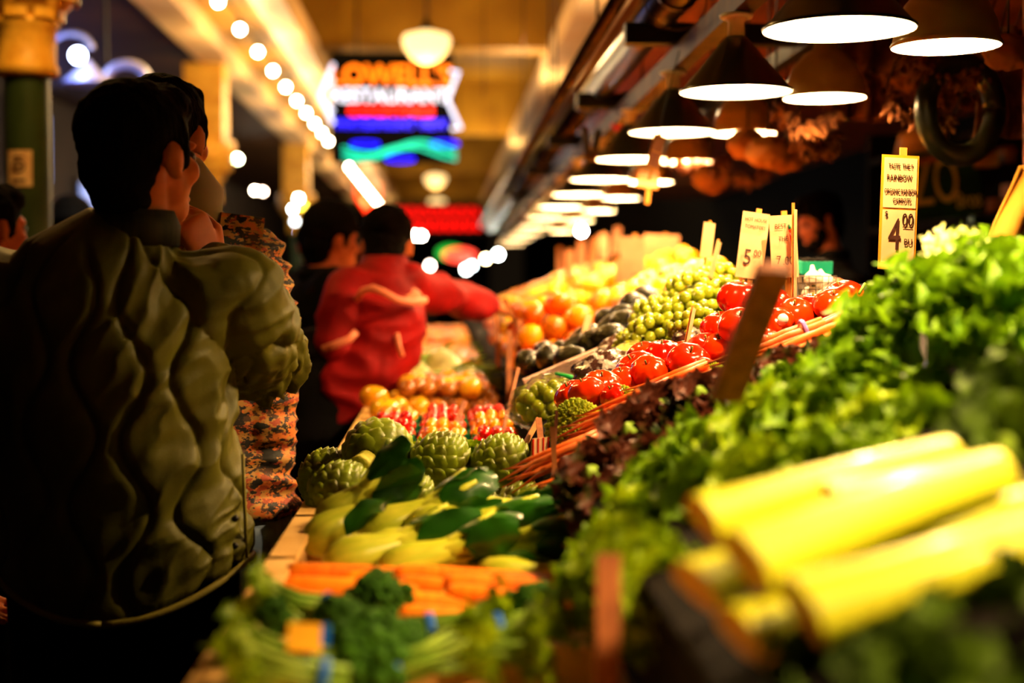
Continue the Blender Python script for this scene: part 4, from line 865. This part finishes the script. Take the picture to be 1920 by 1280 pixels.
for i,(px,py,d,s) in enumerate(((1128,695,3.05,.055),(1156,658,3.3,.045),(1290,632,2.98,.03))):
    t=thing('bagged_shallots',('dark glinting bag of shallots left of the tomatoes','second dark bag of shallots nearer the grapes','small dark netted bag under the grapes')[i],'bag',P(px,py,d),(0,-TH,0),'bags of shallots'); bagmesh(10+i,s*1.25,s,s*.75).build('bag',m_net,t)
m_pap=pm('pale tissue',(214,208,110),(190,190,70),rough=.4,scale=20,coat=.3)
t=thing('bagged_grapes','pale green bagged grapes between shallot bag and tomatoes','grapes',P(1178,672,3.1),(0,-TH,0)); bagmesh(31,.05,.045,.035).build('bag',m_pap,t)
tag(MB().beam(P(985,722,3.35),P(1150,652,3.35),.05,.028).build('divider_board',pm('pinkish pale board',(214,170,150),rough=.6),None,False),'pinkish pale board dividing bags from the avocados','board')
# ---------------------------------------------------------------- round fruit
def fruit(name,cat,mat,d,sq=.93,dim=True,n=20):
    t=thing(name,name,cat); r=d/2
    pr=[(max(r*math.cos(a)*(1),1e-4),r*sq*math.sin(a)-(.12*r*math.exp(-((PI/2-abs(a))/.25)**2)*(1 if a>0 else -1) if dim else 0)) for a in [-PI/2+PI*i/12 for i in range(13)]]
    MB().lathe(pr,n).build('skin',mat,t); MB().lathe([(.0035,r*sq-.13*r),(.003,r*sq-.02*r),(0,r*sq)],8).build('stem',m_cal,t)
    return t
m_or=pm('orange peel',(255,150,10),(250,128,4),rough=.35,scale=12,rand=.9,bump=.15,bscale=300,coat=.2)
m_ye=pm('golden peel',(255,196,20),(255,170,10),rough=.35,scale=12,rand=.8,bump=.1,bscale=300,coat=.2)
m_ap=pm('red orange apple skin',(230,84,20),(246,150,40),rough=.22,scale=16,rand=.9,coat=.5)
m_av=pm('dark avocado skin',(44,42,16),(24,20,10),rough=.25,scale=60,bump=.5,bscale=150,coat=.5,rand=.5)
m_pe=pm('persimmon skin',(255,112,10),rough=.3,rand=.6,coat=.3)
m_yt=pm('yellow tomato skin',(250,190,30),(240,150,20),rough=.15,scale=14,coat=.7,rand=.5)
m_cr=pm('red cherry tomato skin',(232,24,8),rough=.12,coat=.8,rand=.4)
m_cy=pm('orange cherry tomato skin',(255,150,8),rough=.12,coat=.8,rand=.5)
m_gb=pm('green pint basket',(10,110,60),rough=.5)
def pile(Ks,x0,x1,y0,y1,d,layers,label,group,slope=True,jit=.12,z0=None,skip=0,heap=0):
    c=0
    ang=TH if slope else 0; ux=UX if slope else V((1,0,0)); nn=NN if slope else V((0,0,1)); W=(x1-x0)/math.cos(ang)
    for l in range(layers):
        m=l*d*.5; j=0; y=y0+d/2+m
        while y<=y1-d/2-m+1e-6:
            a=d/2+m+(d*.5 if j%2 else 0)
            while a<=W-d/2-m*.6+1e-6:
                if rnd(0,1)>=skip*(1 if l else .0):
                    o=V((x0,y,zr(x0) if slope else z0))+ux*(a+rnd(-1,1)*d*jit*.4)+nn*(d*(.5+.78*l)+heap*math.sin(PI*min(1,a/W)))+V((0,rnd(-1,1)*d*jit*.4,0))
                    Ks[random.randrange(len(Ks))](o,(rnd(-.7,.7),rnd(-.7,.7),rnd(0,6)),label,group,rnd(.93,1.05)); c+=1
                a+=d*1.03
            y+=d*.89; j+=1
    return c
random.seed(77)
KO=Kind(fruit('orange','fruit',m_or,.078)); KY=Kind(fruit('yellow_citrus','fruit',m_ye,.072,1.12)); KG=Kind(fruit('grapefruit','fruit',m_ye,.1,.95)); KO2=Kind(fruit('tangerine','fruit',m_or,.08)); KA=Kind(fruit('apple','fruit',m_ap,.074,.9)); KP=Kind(fruit('persimmon','fruit',m_pe,.075,.78)); KM=Kind(fruit('small_mandarin','fruit',m_ye,.055,.85))
# avocados
t=thing('avocado','avocado','avocado'); MB().lathe([(max(1e-4,r),z) for r,z in [(0,-.05),(.018,-.047),(.03,-.036),(.036,-.018),(.034,.002),(.026,.022),(.017,.04),(.008,.049),(0,.051)]],20).build('skin',m_av,t); MB().lathe([(.004,.049),(.003,.055),(0,.055)],8).build('stem',m_cal,t); KV=Kind(t)
for i,(px,py,d) in enumerate(((1000,682,3.7),(1030,672,3.62),(1058,662,3.8),(1085,650,3.6),(1120,640,3.55),(1150,612,3.65),(1165,592,3.75),(1195,574,3.8),(1178,605,3.55),(1142,632,3.5),(1020,660,3.9),(1100,632,3.75),(1205,600,3.7),(1215,560,3.9),(1135,600,3.8),(1072,672,3.5))): KV(P(px,py,d),(rnd(1,2),rnd(-1,1),rnd(0,6)),'dark green avocado between the board and the oranges','avocados beside the pale board')
pile([KP,KO],.22,.5,4.1,5.1,.077,3,'orange citrus in the nearest low heap above the avocados','near orange citrus',skip=.1)
pile([KY,KM,KO],.5,.9,3.95,5.1,.07,2,'golden citrus behind the grape bunches','golden citrus behind the grapes',skip=.15)
pile([KY,KO],.22,.62,5.2,6.3,.077,3,'orange or golden citrus in the middle of the sloping heap','citrus in the middle heap',skip=.1)
pile([KM,KY],.62,1.12,5.9,7.2,.075,2,'small golden citrus high on the rack','golden citrus high on the rack',skip=.2)
pile([KO2,KP],.24,.66,6.45,8.0,.09,2,'orange citrus in the blurred far heap','orange citrus in the far heap',skip=.25)
pile([KY,KO2],.66,.96,7.3,9.0,.09,2,'golden citrus in the far upper heap','golden citrus in the far upper heap',skip=.2)
pile([KO2,KA],.26,.95,9.1,11.6,.1,1,'blurred fruit at the far end of the rack','fruit at the far end of the rack')
for i,(px,py,d,lb) in enumerate(((1245,508,5.1,'leftmost of the large round ones'),(1290,490,5.3,'highest of the large round ones'),(1262,530,5.0,'under the two highest'),(1305,510,5.2,'behind the short price card'),(1356,515,4.3,'alone right of the short cards'),(1230,535,4.8,'lowest left of the large ones'),(1330,505,5.2,'between card and the lone one'))):
    KG(P(px,py,d),(rnd(-.5,.5),rnd(-.5,.5),0),'large golden grapefruit, '+lb,'large grapefruit on top of the rack',(1.0 if i!=4 else .8))
tag(MB().box((.9,5.25,zr(.9)+.01),(.3,.7,.1)).build('fruit_box',m_slat,None,False),'brown box holding up the large round grapefruit','box')
tag(MB().box((.8,4.3,zr(.8)-.0),(.12,.14,.1)).build('fruit_box',m_slat,None,False),'small brown box under the lone grapefruit','box')
# low crates
KLh=Kind(leafy(44,m_lf,16,.1,.08,.01,.04,'pale_lettuce','lettuce',rk=2.6)); 
for px,py,d,lb in ((795,868,2.9,'behind the middle artichoke'),(885,872,2.92,'between the two right artichokes'),(700,860,2.93,'behind the stem-out artichoke'),(960,872,2.93,'behind the right artichoke')): KLh(P(px,py,d),aim((-.2,-.5,.8),rnd(0,6)),'pale green lettuce '+lb,'pale lettuce behind the artichokes',.55)
def pint(loc,Kt,n,label,lab2,group):
    t=thing('pint_basket',label,'basket',loc,(0,0,rnd(-.2,.2)),'green pint baskets of cherry tomatoes'); b=MB()
    for s in(-1,1):
        for k in range(3): b.box((0,s*.055,.01+k*.024),(.112,.003,.012)); b.box((s*.055,0,.01+k*.024),(.003,.112,.012))
        for k in range(5): b.box((-.05+k*.025,s*.055,.033),(.008,.003,.066)); b.box((s*.055,-.05+k*.025,.033),(.003,.008,.066))
    b.box((0,0,.003),(.11,.11,.004)); b.build('mesh_walls',m_gb,t,False)
    for i in range(n):
        l=0 if i<13 else 1; j=i if l==0 else i-13
        if l==0: p=((j%4-1.5)*.027,(j//4-1.5)*.027,.062)
        else: p=((j%3-1)*.027,(j//3-1)*.027,.082)
        Kt(V(loc)+V(p)+V((rnd(-.003,.003),rnd(-.003,.003),rnd(-.004,.004))),(rnd(0,3),rnd(0,3),0),lab2,group,rnd(.9,1.1))
def cherry(name,mat):
    t=thing(name,name,'tomato'); MB().sph((0,0,0),(.0145,.0145,.0142),14,10).build('skin',mat,t); MB().tube([(0,0,.013),(.001,0,.019)],.0015,5).build('stem',m_cal,t); return Kind(t)
KR_=cherry('cherry_tomato',m_cr); KQ=cherry('cherry_tomato',m_cy)
bt=0
for yy,row in ((3.14,'yyr'),(3.33,'ryy'),(3.52,'rry'),(3.71,'yrr')):
    for k,cx_ in enumerate((-.12,0.0,.12)):
        c=row[k]; col={'y':'orange','r':'red'}[c]; bt+=1
        pint((cx_,yy,FL+.045),KQ if c=='y' else KR_,21,'green pint basket of %s cherry tomatoes, %s row, %s'%(col,ORD[round((yy-3.14)/.19)],('aisle side','centre','rack side')[k]),'%s cherry tomato in a green pint basket'%col,'%s cherry tomatoes in pint baskets'%col)
KT=Kind(fruit('yellow_tomato','tomato',m_yt,.075,.8))
for i,(px,py,d,lb) in enumerate(((722,770,4.0,'largest against the crate side'),(762,788,3.96,'just right of the largest'),(805,792,3.92,'in the middle of the front'),(850,798,3.88,'front right of the yellow ones'),(702,745,4.2,'farther at the crate side'),(925,802,3.9,'by the thin orange stake'))): KT(P(px,py,d)+V((0,0,.0)),(rnd(-.4,.4),rnd(-.4,.4),0),'yellow tomato, '+lb,'yellow tomatoes behind the pint baskets',1.2)
KT2=Kind(fruit('brown_tomato','tomato',pm('brown orange tomato',(186,104,30),(150,80,24),rough=.2,coat=.5,rand=.6,scale=12),.055,.85))
pile([KT2,KT2,KT],-.2,.2,4.1,4.74,.062,3,'brownish orange tomato in the crate before the fennel','brownish tomatoes before the fennel',False,z0=FL+.02)
# fennel
m_fe=pm('white fennel bulb',(246,240,180),(220,216,130),rough=.3,scale=9,stretch=(4,4,1),coat=.3)
def fennel():
    t=thing('fennel','fennel','fennel'); MB().lathe([(0,-.05),(.022,-.048),(.042,-.03),(.05,-.005),(.042,.025),(.028,.05),(.02,.065),(0,.07)],24,mod=lambda a,z:1+.14*math.cos(2*a)+.02*math.sin(9*a)).build('bulb',m_fe,t)
    b=MB()
    for i in range(5): a=i*1.26; b.tube([(.012*math.cos(a),.014*math.sin(a),.045),(.02*math.cos(a),.025*math.sin(a),.12),(.04*math.cos(a),.035*math.sin(a),.24)],[.011,.009,.006],8)
    b.build('stalks',m_brs,t); g=MB()
    for i in range(16): a=i*2.4; g.tube([(.03*math.cos(a),.03*math.sin(a),.2),(.05*math.cos(a),.05*math.sin(a),.26),(.07*math.cos(a),.06*math.sin(a),.32)],[.003,.002,.001],5)
    g.build('fronds',m_lf,t); return t
KF=Kind(fennel())
for i,(px,py,d,dr,lb) in enumerate(((768,706,4.98,(.9,-.5,-.1),'plump white one at left, stalks to the right'),(828,690,5.15,(.9,-.45,-.12),'long white one highest in the middle'),(712,700,5.05,(.7,.5,.1),'against the crate side, upper'),(705,735,4.85,(.7,-.2,.1),'against the crate side, lower'),(880,725,4.9,(.9,-.5,-.1),'half hidden by green stalks at right'),(740,730,4.84,(.8,-.2,.0),'small one in front of the plump one'),(850,730,4.85,(.9,-.3,0),'front right, mostly green stalks'))): KF(P(px,py,d),aim(dr,rnd(0,6)),'white fennel bulb, '+lb,'fennel in the front crate',1.25)
pile([KA],-.2,.2,5.5,6.6,.078,2,'blurred red orange apple past the fennel','apples past the fennel',False,z0=FL+.03)
pile([KO2,KA],-.2,.2,6.7,8.6,.085,1,'blurred orange fruit far along the front crates','far fruit along the front crates',False,z0=FL+.03)
pile([KA,KO],-.2,.2,8.8,11.3,.11,1,'tiny blurred fruit at the far end of the front crates','farthest fruit along the front crates',False,z0=FL+.05)
# ================================================================== STAKES, CARDS
m_card=pm('cream price card',(222,184,136),(210,168,118),rough=.5,scale=12)
m_cardp=pm('pinkish price card',(196,140,100),(180,122,84),rough=.6,scale=12)
m_cbor=pm('golden card border',(214,134,26),rough=.5)
m_inkb=pm('brown black marker',(50,22,10),rough=.6)
m_pole=pm('golden wooden pole',(220,150,60),(190,120,40),rough=.5,scale=20)
m_old=pm('weathered dark stake',(180,104,60),(120,66,40),rough=.6,scale=30,stretch=(3,3,.6),bump=.3)
def card(px,py,d,w,h,label,tilt=0,yaw_=0,lean=0,fold=.42,lines=(),stick=.25,mat=m_card,border=True,group=None):
    c=P(px,py,d); w*=PX(d); h*=PX(d)
    t=thing('price_card',label,'sign',c,(lean,tilt,yaw_),group)
    # two panels with a slight crease
    zc=h*(.5-fold)
    def panel(z0,z1,off0,off1,m_,name,dw=1,dy=0):
        return MB().add([(-w/2*dw,off0+dy,z0),(w/2*dw,off0+dy,z0),(w/2*dw,off1+dy,z1),(-w/2*dw,off1+dy,z1),(-w/2*dw,off0+dy+.0015,z0),(w/2*dw,off0+dy+.0015,z0),(w/2*dw,off1+dy+.0015,z1),(-w/2*dw,off1+dy+.0015,z1)],[(0,1,2,3),(7,6,5,4),(0,4,5,1),(1,5,6,2),(2,6,7,3),(3,7,4,0)]).build(name,m_,t,False)
    back=m_cbor if border else mat
    panel(-h/2,zc,0,-.0,back,'lower_panel'); panel(zc,h/2,0,0,back,'upper_panel')
    if border: panel(-h/2*.88,zc-.002,0,0,mat,'lower_paper',.88,-.0022); panel(zc+.002,h/2*.95,0,0,mat,'upper_paper',.88,-.0022)
    MB().box((w*.1,.006,-stick/2),(w*.16 if w*.16<.012 else .012,.005,h+stick)).build('stick',m_pole,t,False) if 0 else MB().box((w*.1,.006,(h*.07-stick)/2),(min(.014,w*.2),.005,h*1.07+stick)).build('stick',m_pole,t,False)
    for (s,sz,x,z,sx) in lines: text('lettering',s,sz*h,m_inkb,t,T(x*w,-.005,z*h)@FACE,.0004,sx=sx)
    return t
card(1685,398,2.72,76,216,'tall cream price card on golden pole reading $4.00 for rainbow carrots',0.03,.15,0,.47,(('TASTE  THE !!',.062,-.02,.4,.62),('RAINBOW',.072,-.05,.3,.7),('ORGANIC RAINBOW',.062,0,.18,.52),('CARROTS',.062,.04,.1,.62),('4',.40,-.12,-.21,.62),('$',.07,-.36,-.02,.8),('00',.16,.22,-.07,.7),('_',.12,.22,-.08,1.5),('BU',.08,.25,-.26,.8)),.16)
t=card(1411,460,2.98,52,126,'cream price card with 5.00 marked, left of the chili card',.14,.0,-.1,.5,(('HOT HOUSE',.08,0,.38,.75),("TOMATOES",.08,0,.27,.75),('5',.34,-.15,-.2,.8),('00',.15,.2,-.12,.8)),.14,border=False)
t=card(1470,462,2.92,54,118,'cream price card with a red chili pepper drawing',-.06,.15,0,.4,(('BEST',.12,-.12,.32,.8),('THE',.11,-.05,.12,.8),('7',.2,-.25,-.22,.8),('.00',.2,.1,-.24,.8)),.2,border=False)
g=MB().tube([(.014,-.004,.035),(.018,-.004,.015),(.019,-.004,-.008),(.014,-.004,-.028)],[(.004,.001),(.0055,.001),(.004,.001),(.001,.001)],8,side=(1,0,0)); g.build('red_pepper_drawing',m_cr,t)
MB().tube([(.014,-.004,.034),(.011,-.004,.045)],[(.004,.001),(.002,.001)],6,side=(1,0,0)).build('green_pepper_stalk',m_gb,t)
card(1492,482,2.86,26,180,'narrow cream card seen nearly edge on beside the chili card',-.02,1.15,0,.5,(),.12,m_card,False)
card(1327,450,3.4,24,66,'small cream card standing on the oranges at left of the tall cards',.13,.3,0,.5,(),.1,m_card,False)
card(1341,486,3.3,14,74,'slim cream card leaning right behind the grapes',.42,.8,0,.5,(),.08,m_card,False)
card(1296,612,2.8,13,76,'grey striped card edge leaning over the tomatoes',.45,1.0,0,.5,(),.05,m_card,False)
card(1098,618,3.7,18,64,'pinkish card edge leaning over the avocados',.4,.8,0,.5,(),.06,m_card,False)
for i,(px,py,d,w,h,tl_) in enumerate(((1186,486,5.6,46,84,.0),(1240,462,6.2,66,44,.05),(1068,496,7.2,15,52,0),(1090,476,7.8,17,50,.05),(1112,480,7.0,14,66,.12),(1132,462,8.5,17,46,-.05),(1156,450,7.6,15,50,.1),(1212,480,7.0,12,70,.0),(1050,486,9.0,12,44,0),(1160,512,5.2,13,50,.0))):
    card(px,py,d,w,h,'blurred pale price card above the citrus heap, %s'%('large square one nearest the grapefruit','wide one highest at right','narrow, far left pair','behind the far left pair','leaning right of the pair','tall, in the middle of the cards','leaning beneath the lamp rows','slim, behind the wide one','farthest left of all','slim, left of the large square one')[i],tl_,rnd(-.3,.5),0,.5,(),.12,m_cardp,False,'blurred price cards above the citrus')
for_=card(1230,285,3.9,26,66,'small brown card hanging under the lamps by the fourth cone',.28,.4,0,.5,(),.03,m_slat,True)
fo2=card(1215,335,4.6,44,36,'white and golden card hanging below the brown card',.1,.2,0,.5,(('SALE',.3,0,.1,.8),) if 0 else (),.05)
for c_ in(for_,fo2): MB().tube([(0,.012,.02),(0,.012,2.08-c_.location.z)],.002,5).build('string',m_dark,c_)
def stake(a,b,w,label,mat=m_old,th=.006,name='stake'):
    o=MB().beam(a,b,w,th,up=(0,1,.1)).build(name,mat,None,False,tuple((V(a)+V(b))/2)); return tag(o,label,'stake')
stake(P(1362,745,1.62),P(1452,500,1.42),.036,'broad weathered brown stake blurred in front of the tomatoes',m_old,.012)
stake(P(1138,1300,1.30),P(1140,1040,1.34),.022,'orange brown post rising from the bottom between crates and greens',m_slat,.02)
stake(P(1046,1000,2.28),P(1036,800,2.3),.008,'thin stake nearest the carrot tips beside the artichokes',m_slat)
stake(P(1030,990,2.3),P(1044,770,2.34),.005,'dark thin stake with a metal clip beside the romanesco',m_old)
stake(P(975,850,2.6),P(1010,785,2.66),.010,'short slanting stick above the right artichoke',m_pole)
stake(P(1018,868,2.5),P(1010,785,2.62),.011,'upright stick beside the short slanting one',m_slat)
stake(P(938,830,3.1),P(972,690,3.25),.008,'slanting thin stake left of the bagged grapes',m_slat)
for i,(a,b,d) in enumerate((((955,770),(955,620),4.0),((972,700),(975,600),4.2),((1000,690),(1025,590),4.1),((935,690),(930,590),4.6),((985,640),(945,560),4.3))): stake(P(*a,d),P(*b,d+.1),.016,'blurred orange stake at the foot of the citrus heap, %s'%('lowest','upright beside the lowest','leaning right','farthest left','leaning left, highest')[i],m_slat)
stake(P(850,805,3.4),P(872,752,3.45),.012,'dark leaning tag between the cherry tomato baskets',m_old)
t=thing('price_card','small red edged card standing among the stakes','sign',P(1012,845,2.45),(0,.02,.9)); MB().box((0,0,0),(.05,.002,.045)).build('card',m_card,t,False)
b=MB(); [b.box((x,-.002,0),(.003,.002,.045)) for x in(-.023,-.008,.008,.023)]; b.build('red_lines',m_cr,t,False)
# garlic basket
bo=P(1532,548,3.05); t=thing('wire_basket','wire basket of garlic behind the right tomatoes','basket',bo,(0,0,.2)); b=MB(); s=.036
for k in range(6): z=-.035+k*.014; b.tube([(s*(1+.15*k/5)*math.cos(a),s*(1+.15*k/5)*math.sin(a),z) for a in [i*2*PI/20 for i in range(21)]],.0011,5)
for i in range(18): a=i*2*PI/18; b.tube([(s*math.cos(a),s*math.sin(a),-.035),(s*1.15*math.cos(a),s*1.15*math.sin(a),.035)],.0010,5)
b.build('wire_mesh',m_rail,t)
ga=thing('garlic','garlic','garlic'); MB().lathe([(0,-.018),(.015,-.016),(.022,-.004),(.018,.01),(.007,.02),(.004,.034),(0,.035)],20,mod=lambda a,z:1+.06*abs(math.sin(3*a))).build('bulb',pm('white garlic skin',(250,240,220),rough=.4),ga); MB().lathe([(0,-.021),(.005,-.02),(.006,-.016),(0,-.015)],8).build('root_end',m_cal,ga); KGa=Kind(ga)
for i,p in enumerate(((-.012,-.012,.03),(.018,.0,.022),(-.01,.014,-.004),(.012,-.014,-.01))): KGa(bo+V(p),(rnd(-.5,.5),rnd(-.5,.5),0),'white garlic bulb in the wire basket, '+('topmost','right of the topmost','lower at the back','lower in front')[i],'garlic in the wire basket',.9)
t=thing('berry_carton','turquoise carton with dark berries behind the garlic','carton',P(1524,500,3.4),(.1,0,.1)); b=MB(); [b.box((0,y,0),(.075,.003,.03)) for y in(-.03,.03)]; [b.box((x,0,0),(.003,.06,.03)) for x in(-.037,.037)]; b.box((0,0,-.014),(.075,.06,.003)); b.build('carton_walls',pm('turquoise carton',(20,150,120),rough=.5),t,False)
b=MB(); [b.sph((-.03+.012*(i%6),-.02+.013*(i//6),.012+rnd(0,.004)),.007,8,6) for i in range(24)]; o=b.build('berries',m_hair,t); o['kind']='stuff'
t=thing('mesh_bag','orange mesh bag folded at the right of the garlic','bag',P(1568,535,3.1)); bagmesh(50,.022,.02,.016).build('mesh_net',m_slat,t); tag(bagmesh(52,.02,.016,.010).build('plastic_scrap',m_plas,None,True,None),'pale blue plastic scrap behind the right tomato','plastic').location=P(1612,550,3.0)
g=MB(); random.seed(3)
for i in range(26):
    a=P(1620+rnd(-10,60),562-rnd(0,14),2.75+rnd(-.06,.06)); b_=a+V((rnd(.02,.09),rnd(-.05,.05),rnd(.0,.03))); g.tube([a,(a+b_)/2+V((0,0,.012)),b_],[.003,.0028,.0015],6)
tag(g.build('green_onions',m_brs),'yellow green onion stalks above the lilac banded carrots','onions',None,'stuff')
# ================================================================== BEHIND THE STALL
m_gbd=pm('dark green sign board',(30,74,38),(22,56,30),rough=.5,scale=6)
m_gold=pm('gold sign paint',(255,222,110),rough=.5)
d=6.0; q=PX(d)
t=thing('shop_sign','dark green board with gold lettering hanging behind the tall price card','sign',P(1768,345,d),(0,-.12,0))
MB().box((0,.02,0),(150*q,.03,130*q)).build('board',m_gbd,t,False)
text('lettering','ZO',125*q,m_gold,t,T(-14*q,-.002,2*q)@FACE,.002,sx=.5); text('lettering','Bros',44*q,m_gold,t,T(46*q,-.002,-36*q)@FACE,.002,sx=.6)
tag(MB().box((0,0,0),(140*q,.05,14*q),T(*P(1765,295,5.9))@R(-.2,'Y')).build('sign_rail',m_slat,None,False),'brown slanting rail above the green sign board','rail')
tag(MB().lathe([(.03*2,0),(.2,-.02),(.24,-.1),(.0,-.1)],20,T(*P(1730,262,6.2))@T(0,0,.05)@Matrix.Diagonal((.5,.5,1.2,1))).build('paper_sack',m_pole),'ochre paper sack shape above the green sign board','sack')
tag(MB().tube([(.09*math.cos(a),0,.118*math.sin(a)) for a in [i*2*PI/28 for i in range(29)]],.029,12,M=T(*P(1800,205,3.6))).tube([P(1800,125,3.6),(P(1800,125,3.6).x,3.6,2.53)],.004,5).build('wreath',m_shade),'dark oval wreath hanging above the green sign board','wreath')
t=thing('back_shelf','dark shelves with small boxes behind the right frame edge','shelf',(2.45,6.2,0)); b=MB(); [b.box((0,0,z),(.5,2.2,.03)) for z in(1.0,1.35,1.7,2.05)]; b.box((.24,0,1.1),(.02,2.2,2.2)); [b.box((0,y,1.1),(.5,.03,2.2)) for y in(-1.1,1.1)]; b.build('shelf_frame',m_table,t,False)
for i,(px,py,w,h,m_) in enumerate(((1868,400,22,55,m_slat),(1895,370,20,50,m_old),(1850,300,30,26,m_pole),(1885,290,20,30,m_old))):
    tag(MB().box((0,0,0),(w*q,.1,h*q),T(*P(px,py,5.95))).build('small_box',m_,None,False),'dim small box on the dark back shelves, '+('golden one lowest','brown one by the tan cloth','pale one at the top left','brown one at the top right')[i],'box')
tag(MB().beam(P(1820,412,5.6),P(1900,418,5.6),.05,.03).build('metal_ledge',pm('dull teal metal',(60,110,120),rough=.3,metal=.6),None,False),'dull teal metal ledge under the green sign board','ledge')
m_tan=pm('mustard cloth',(206,150,46),(180,122,34),rough=.8,scale=6)
def clo(u,v):
    p=P(1912-66*v**1.1*(1-u)+ (u*90),310+165*v,3.2); return tuple(p+V((0,.03*math.sin(u*14+v*2)+.04*u,0)))
o=MB().grid(clo,24,14); o=tag(o.build('draped_cloth',m_tan),'mustard cloth draped from a hook at the right frame edge','cloth'); so=o.modifiers.new('s','SOLIDIFY'); so.thickness=.006
tag(MB().beam(P(1945,-60,3.3),P(1945,1960,3.3),.05,.05,up=(0,1,0)).build('post',m_old,None,False),'dark post at the right frame edge holding the cloth','post')
# hanging things under the right ceiling
m_bag=pm('ochre paper',(190,120,40),(160,90,26),rough=.7,scale=8,bump=.4,bscale=18)
m_bun=pm('brown dried bundle',(140,82,36),(92,50,22),rough=.8,scale=20,bump=.6,bscale=50)
for i,(px,py,d,rx,rz) in enumerate(((1402,272,4.5,36,28),(1440,285,4.4,40,30),(1475,295,4.45,38,26),(1890,98,3.2,44,34),(1700,110,4.1,38,60),(1335,335,5.6,34,26))):
    q=PX(d); t=thing('paper_bag',('ochre paper bag left under the third dome lamp','ochre paper bag in the middle under the third dome lamp','ochre paper bag right under the third dome lamp','ochre paper bag at the top right corner beside the nearest dome','tall dim paper bag hanging behind the second dome lamp','small ochre bag hanging far behind the lamps')[i],'bag',P(px,py,d)); bagmesh(60+i,rx*q,rx*q*.7,rz*q).build('bag_body',m_bag,t); MB().tube([(0,0,rz*q*.8),(0,0,2.53-t.location.z)],.003,5).build('string',m_dark,t)
for i,(px,py,d,w,h,a0) in enumerate(((1515,215,4.0,62,44,0),(1530,268,4.3,36,16,0),(1770,120,3.6,90,34,-.25),(1790,165,3.9,80,26,-.3),(1720,205,3.8,70,16,-.35),(1580,120,4.3,60,80,0),(1310,300,5.8,60,20,0),(1390,320,5.5,60,18,0))):
    q=PX(d); random.seed(90+i); b=MB()
    for k in range(70):
        u=rnd(-1,1); x=u*w*q; z=-h*q*math.cos(u*PI/2)+h*q*.5+rnd(-1,1)*9*q; dd=V((rnd(-.5,.5),rnd(-1,1),rnd(-1,-.2))).normalized(); b.tube([(x,rnd(-.04,.04),z),V((x,0,z))+dd*.027,V((x,0,z))+dd*.05],[.008,.0095,.002],6)
    t=thing('dried_garland',('u shaped brown garland behind the second dome lamp','short brown garland below the u shaped one','dark brown garland right of the nearest dome, upper','dark brown garland right of the nearest dome, lower','thin slanting garland over the wreath','dim garland hanging between first and second domes','far garland at the left of the paper bags','far garland under the paper bags')[i],'garland',P(px,py,d),(0,-a0,0)); b.build('dried_pods',m_bun,t); up=2.53-t.location.z
    MB().tube([(-w*q,0,h*q*.3),(-w*q*.95,0,up)],.003,5).tube([(w*q,0,h*q*.3),(w*q*.95,0,up)],.003,5).build('string',m_dark,t)
for i,(px,py,d) in enumerate(((1650,60,3.9),(1740,70,4.0),(1905,180,3.7),(1600,170,5.2))):
    q=PX(d); t=thing('hanging_cloth',('dim brown cloth between the nearest two domes','dim brown cloth behind the nearest dome','dark cloth at the right frame edge below the paper bag','dark cloth behind second dome')[i],'cloth',P(px,py,d)); o=MB().grid(lambda u,v:((u-.5)*.22+.02*math.sin(v*5),.035*math.sin(u*16+v*3),-.11+v*.29),20,10); o=o.build('cloth',m_bun,t); o.modifiers.new('s','SOLIDIFY').thickness=.006
tag(MB().tube([P(1122,245,4.9),P(1112,300,4.85)],.012,8).tube([P(1095,240,4.9),P(1104,300,4.85)],.012,8).build('hanging_strap',m_rail),'pale straps hanging from the overhead pipe joint','strap')
tag(MB().box((0,0,0),(.05,.03,.035),T(*P(1160,232,5.66))@R(-.6,'Y')).build('pink_tag',pm('pink tag',(230,20,120),rough=.5),None,False),'bright pink tag on the beam behind the third cone lamp','tag')
# faint amber air light of the hall
w=bpy.data.worlds.new('world'); bpy.context.scene.world=w; w.use_nodes=True
w.node_tree.nodes['Background'].inputs[0].default_value=(1,.62,.3,1); w.node_tree.nodes['Background'].inputs[1].default_value=.004
sc=bpy.context.scene; sc.view_settings.view_transform='Standard'; sc.view_settings.look='None'; sc.view_settings.gamma=1; sc.view_settings.exposure=.8; sc.view_settings.use_curve_mapping=False
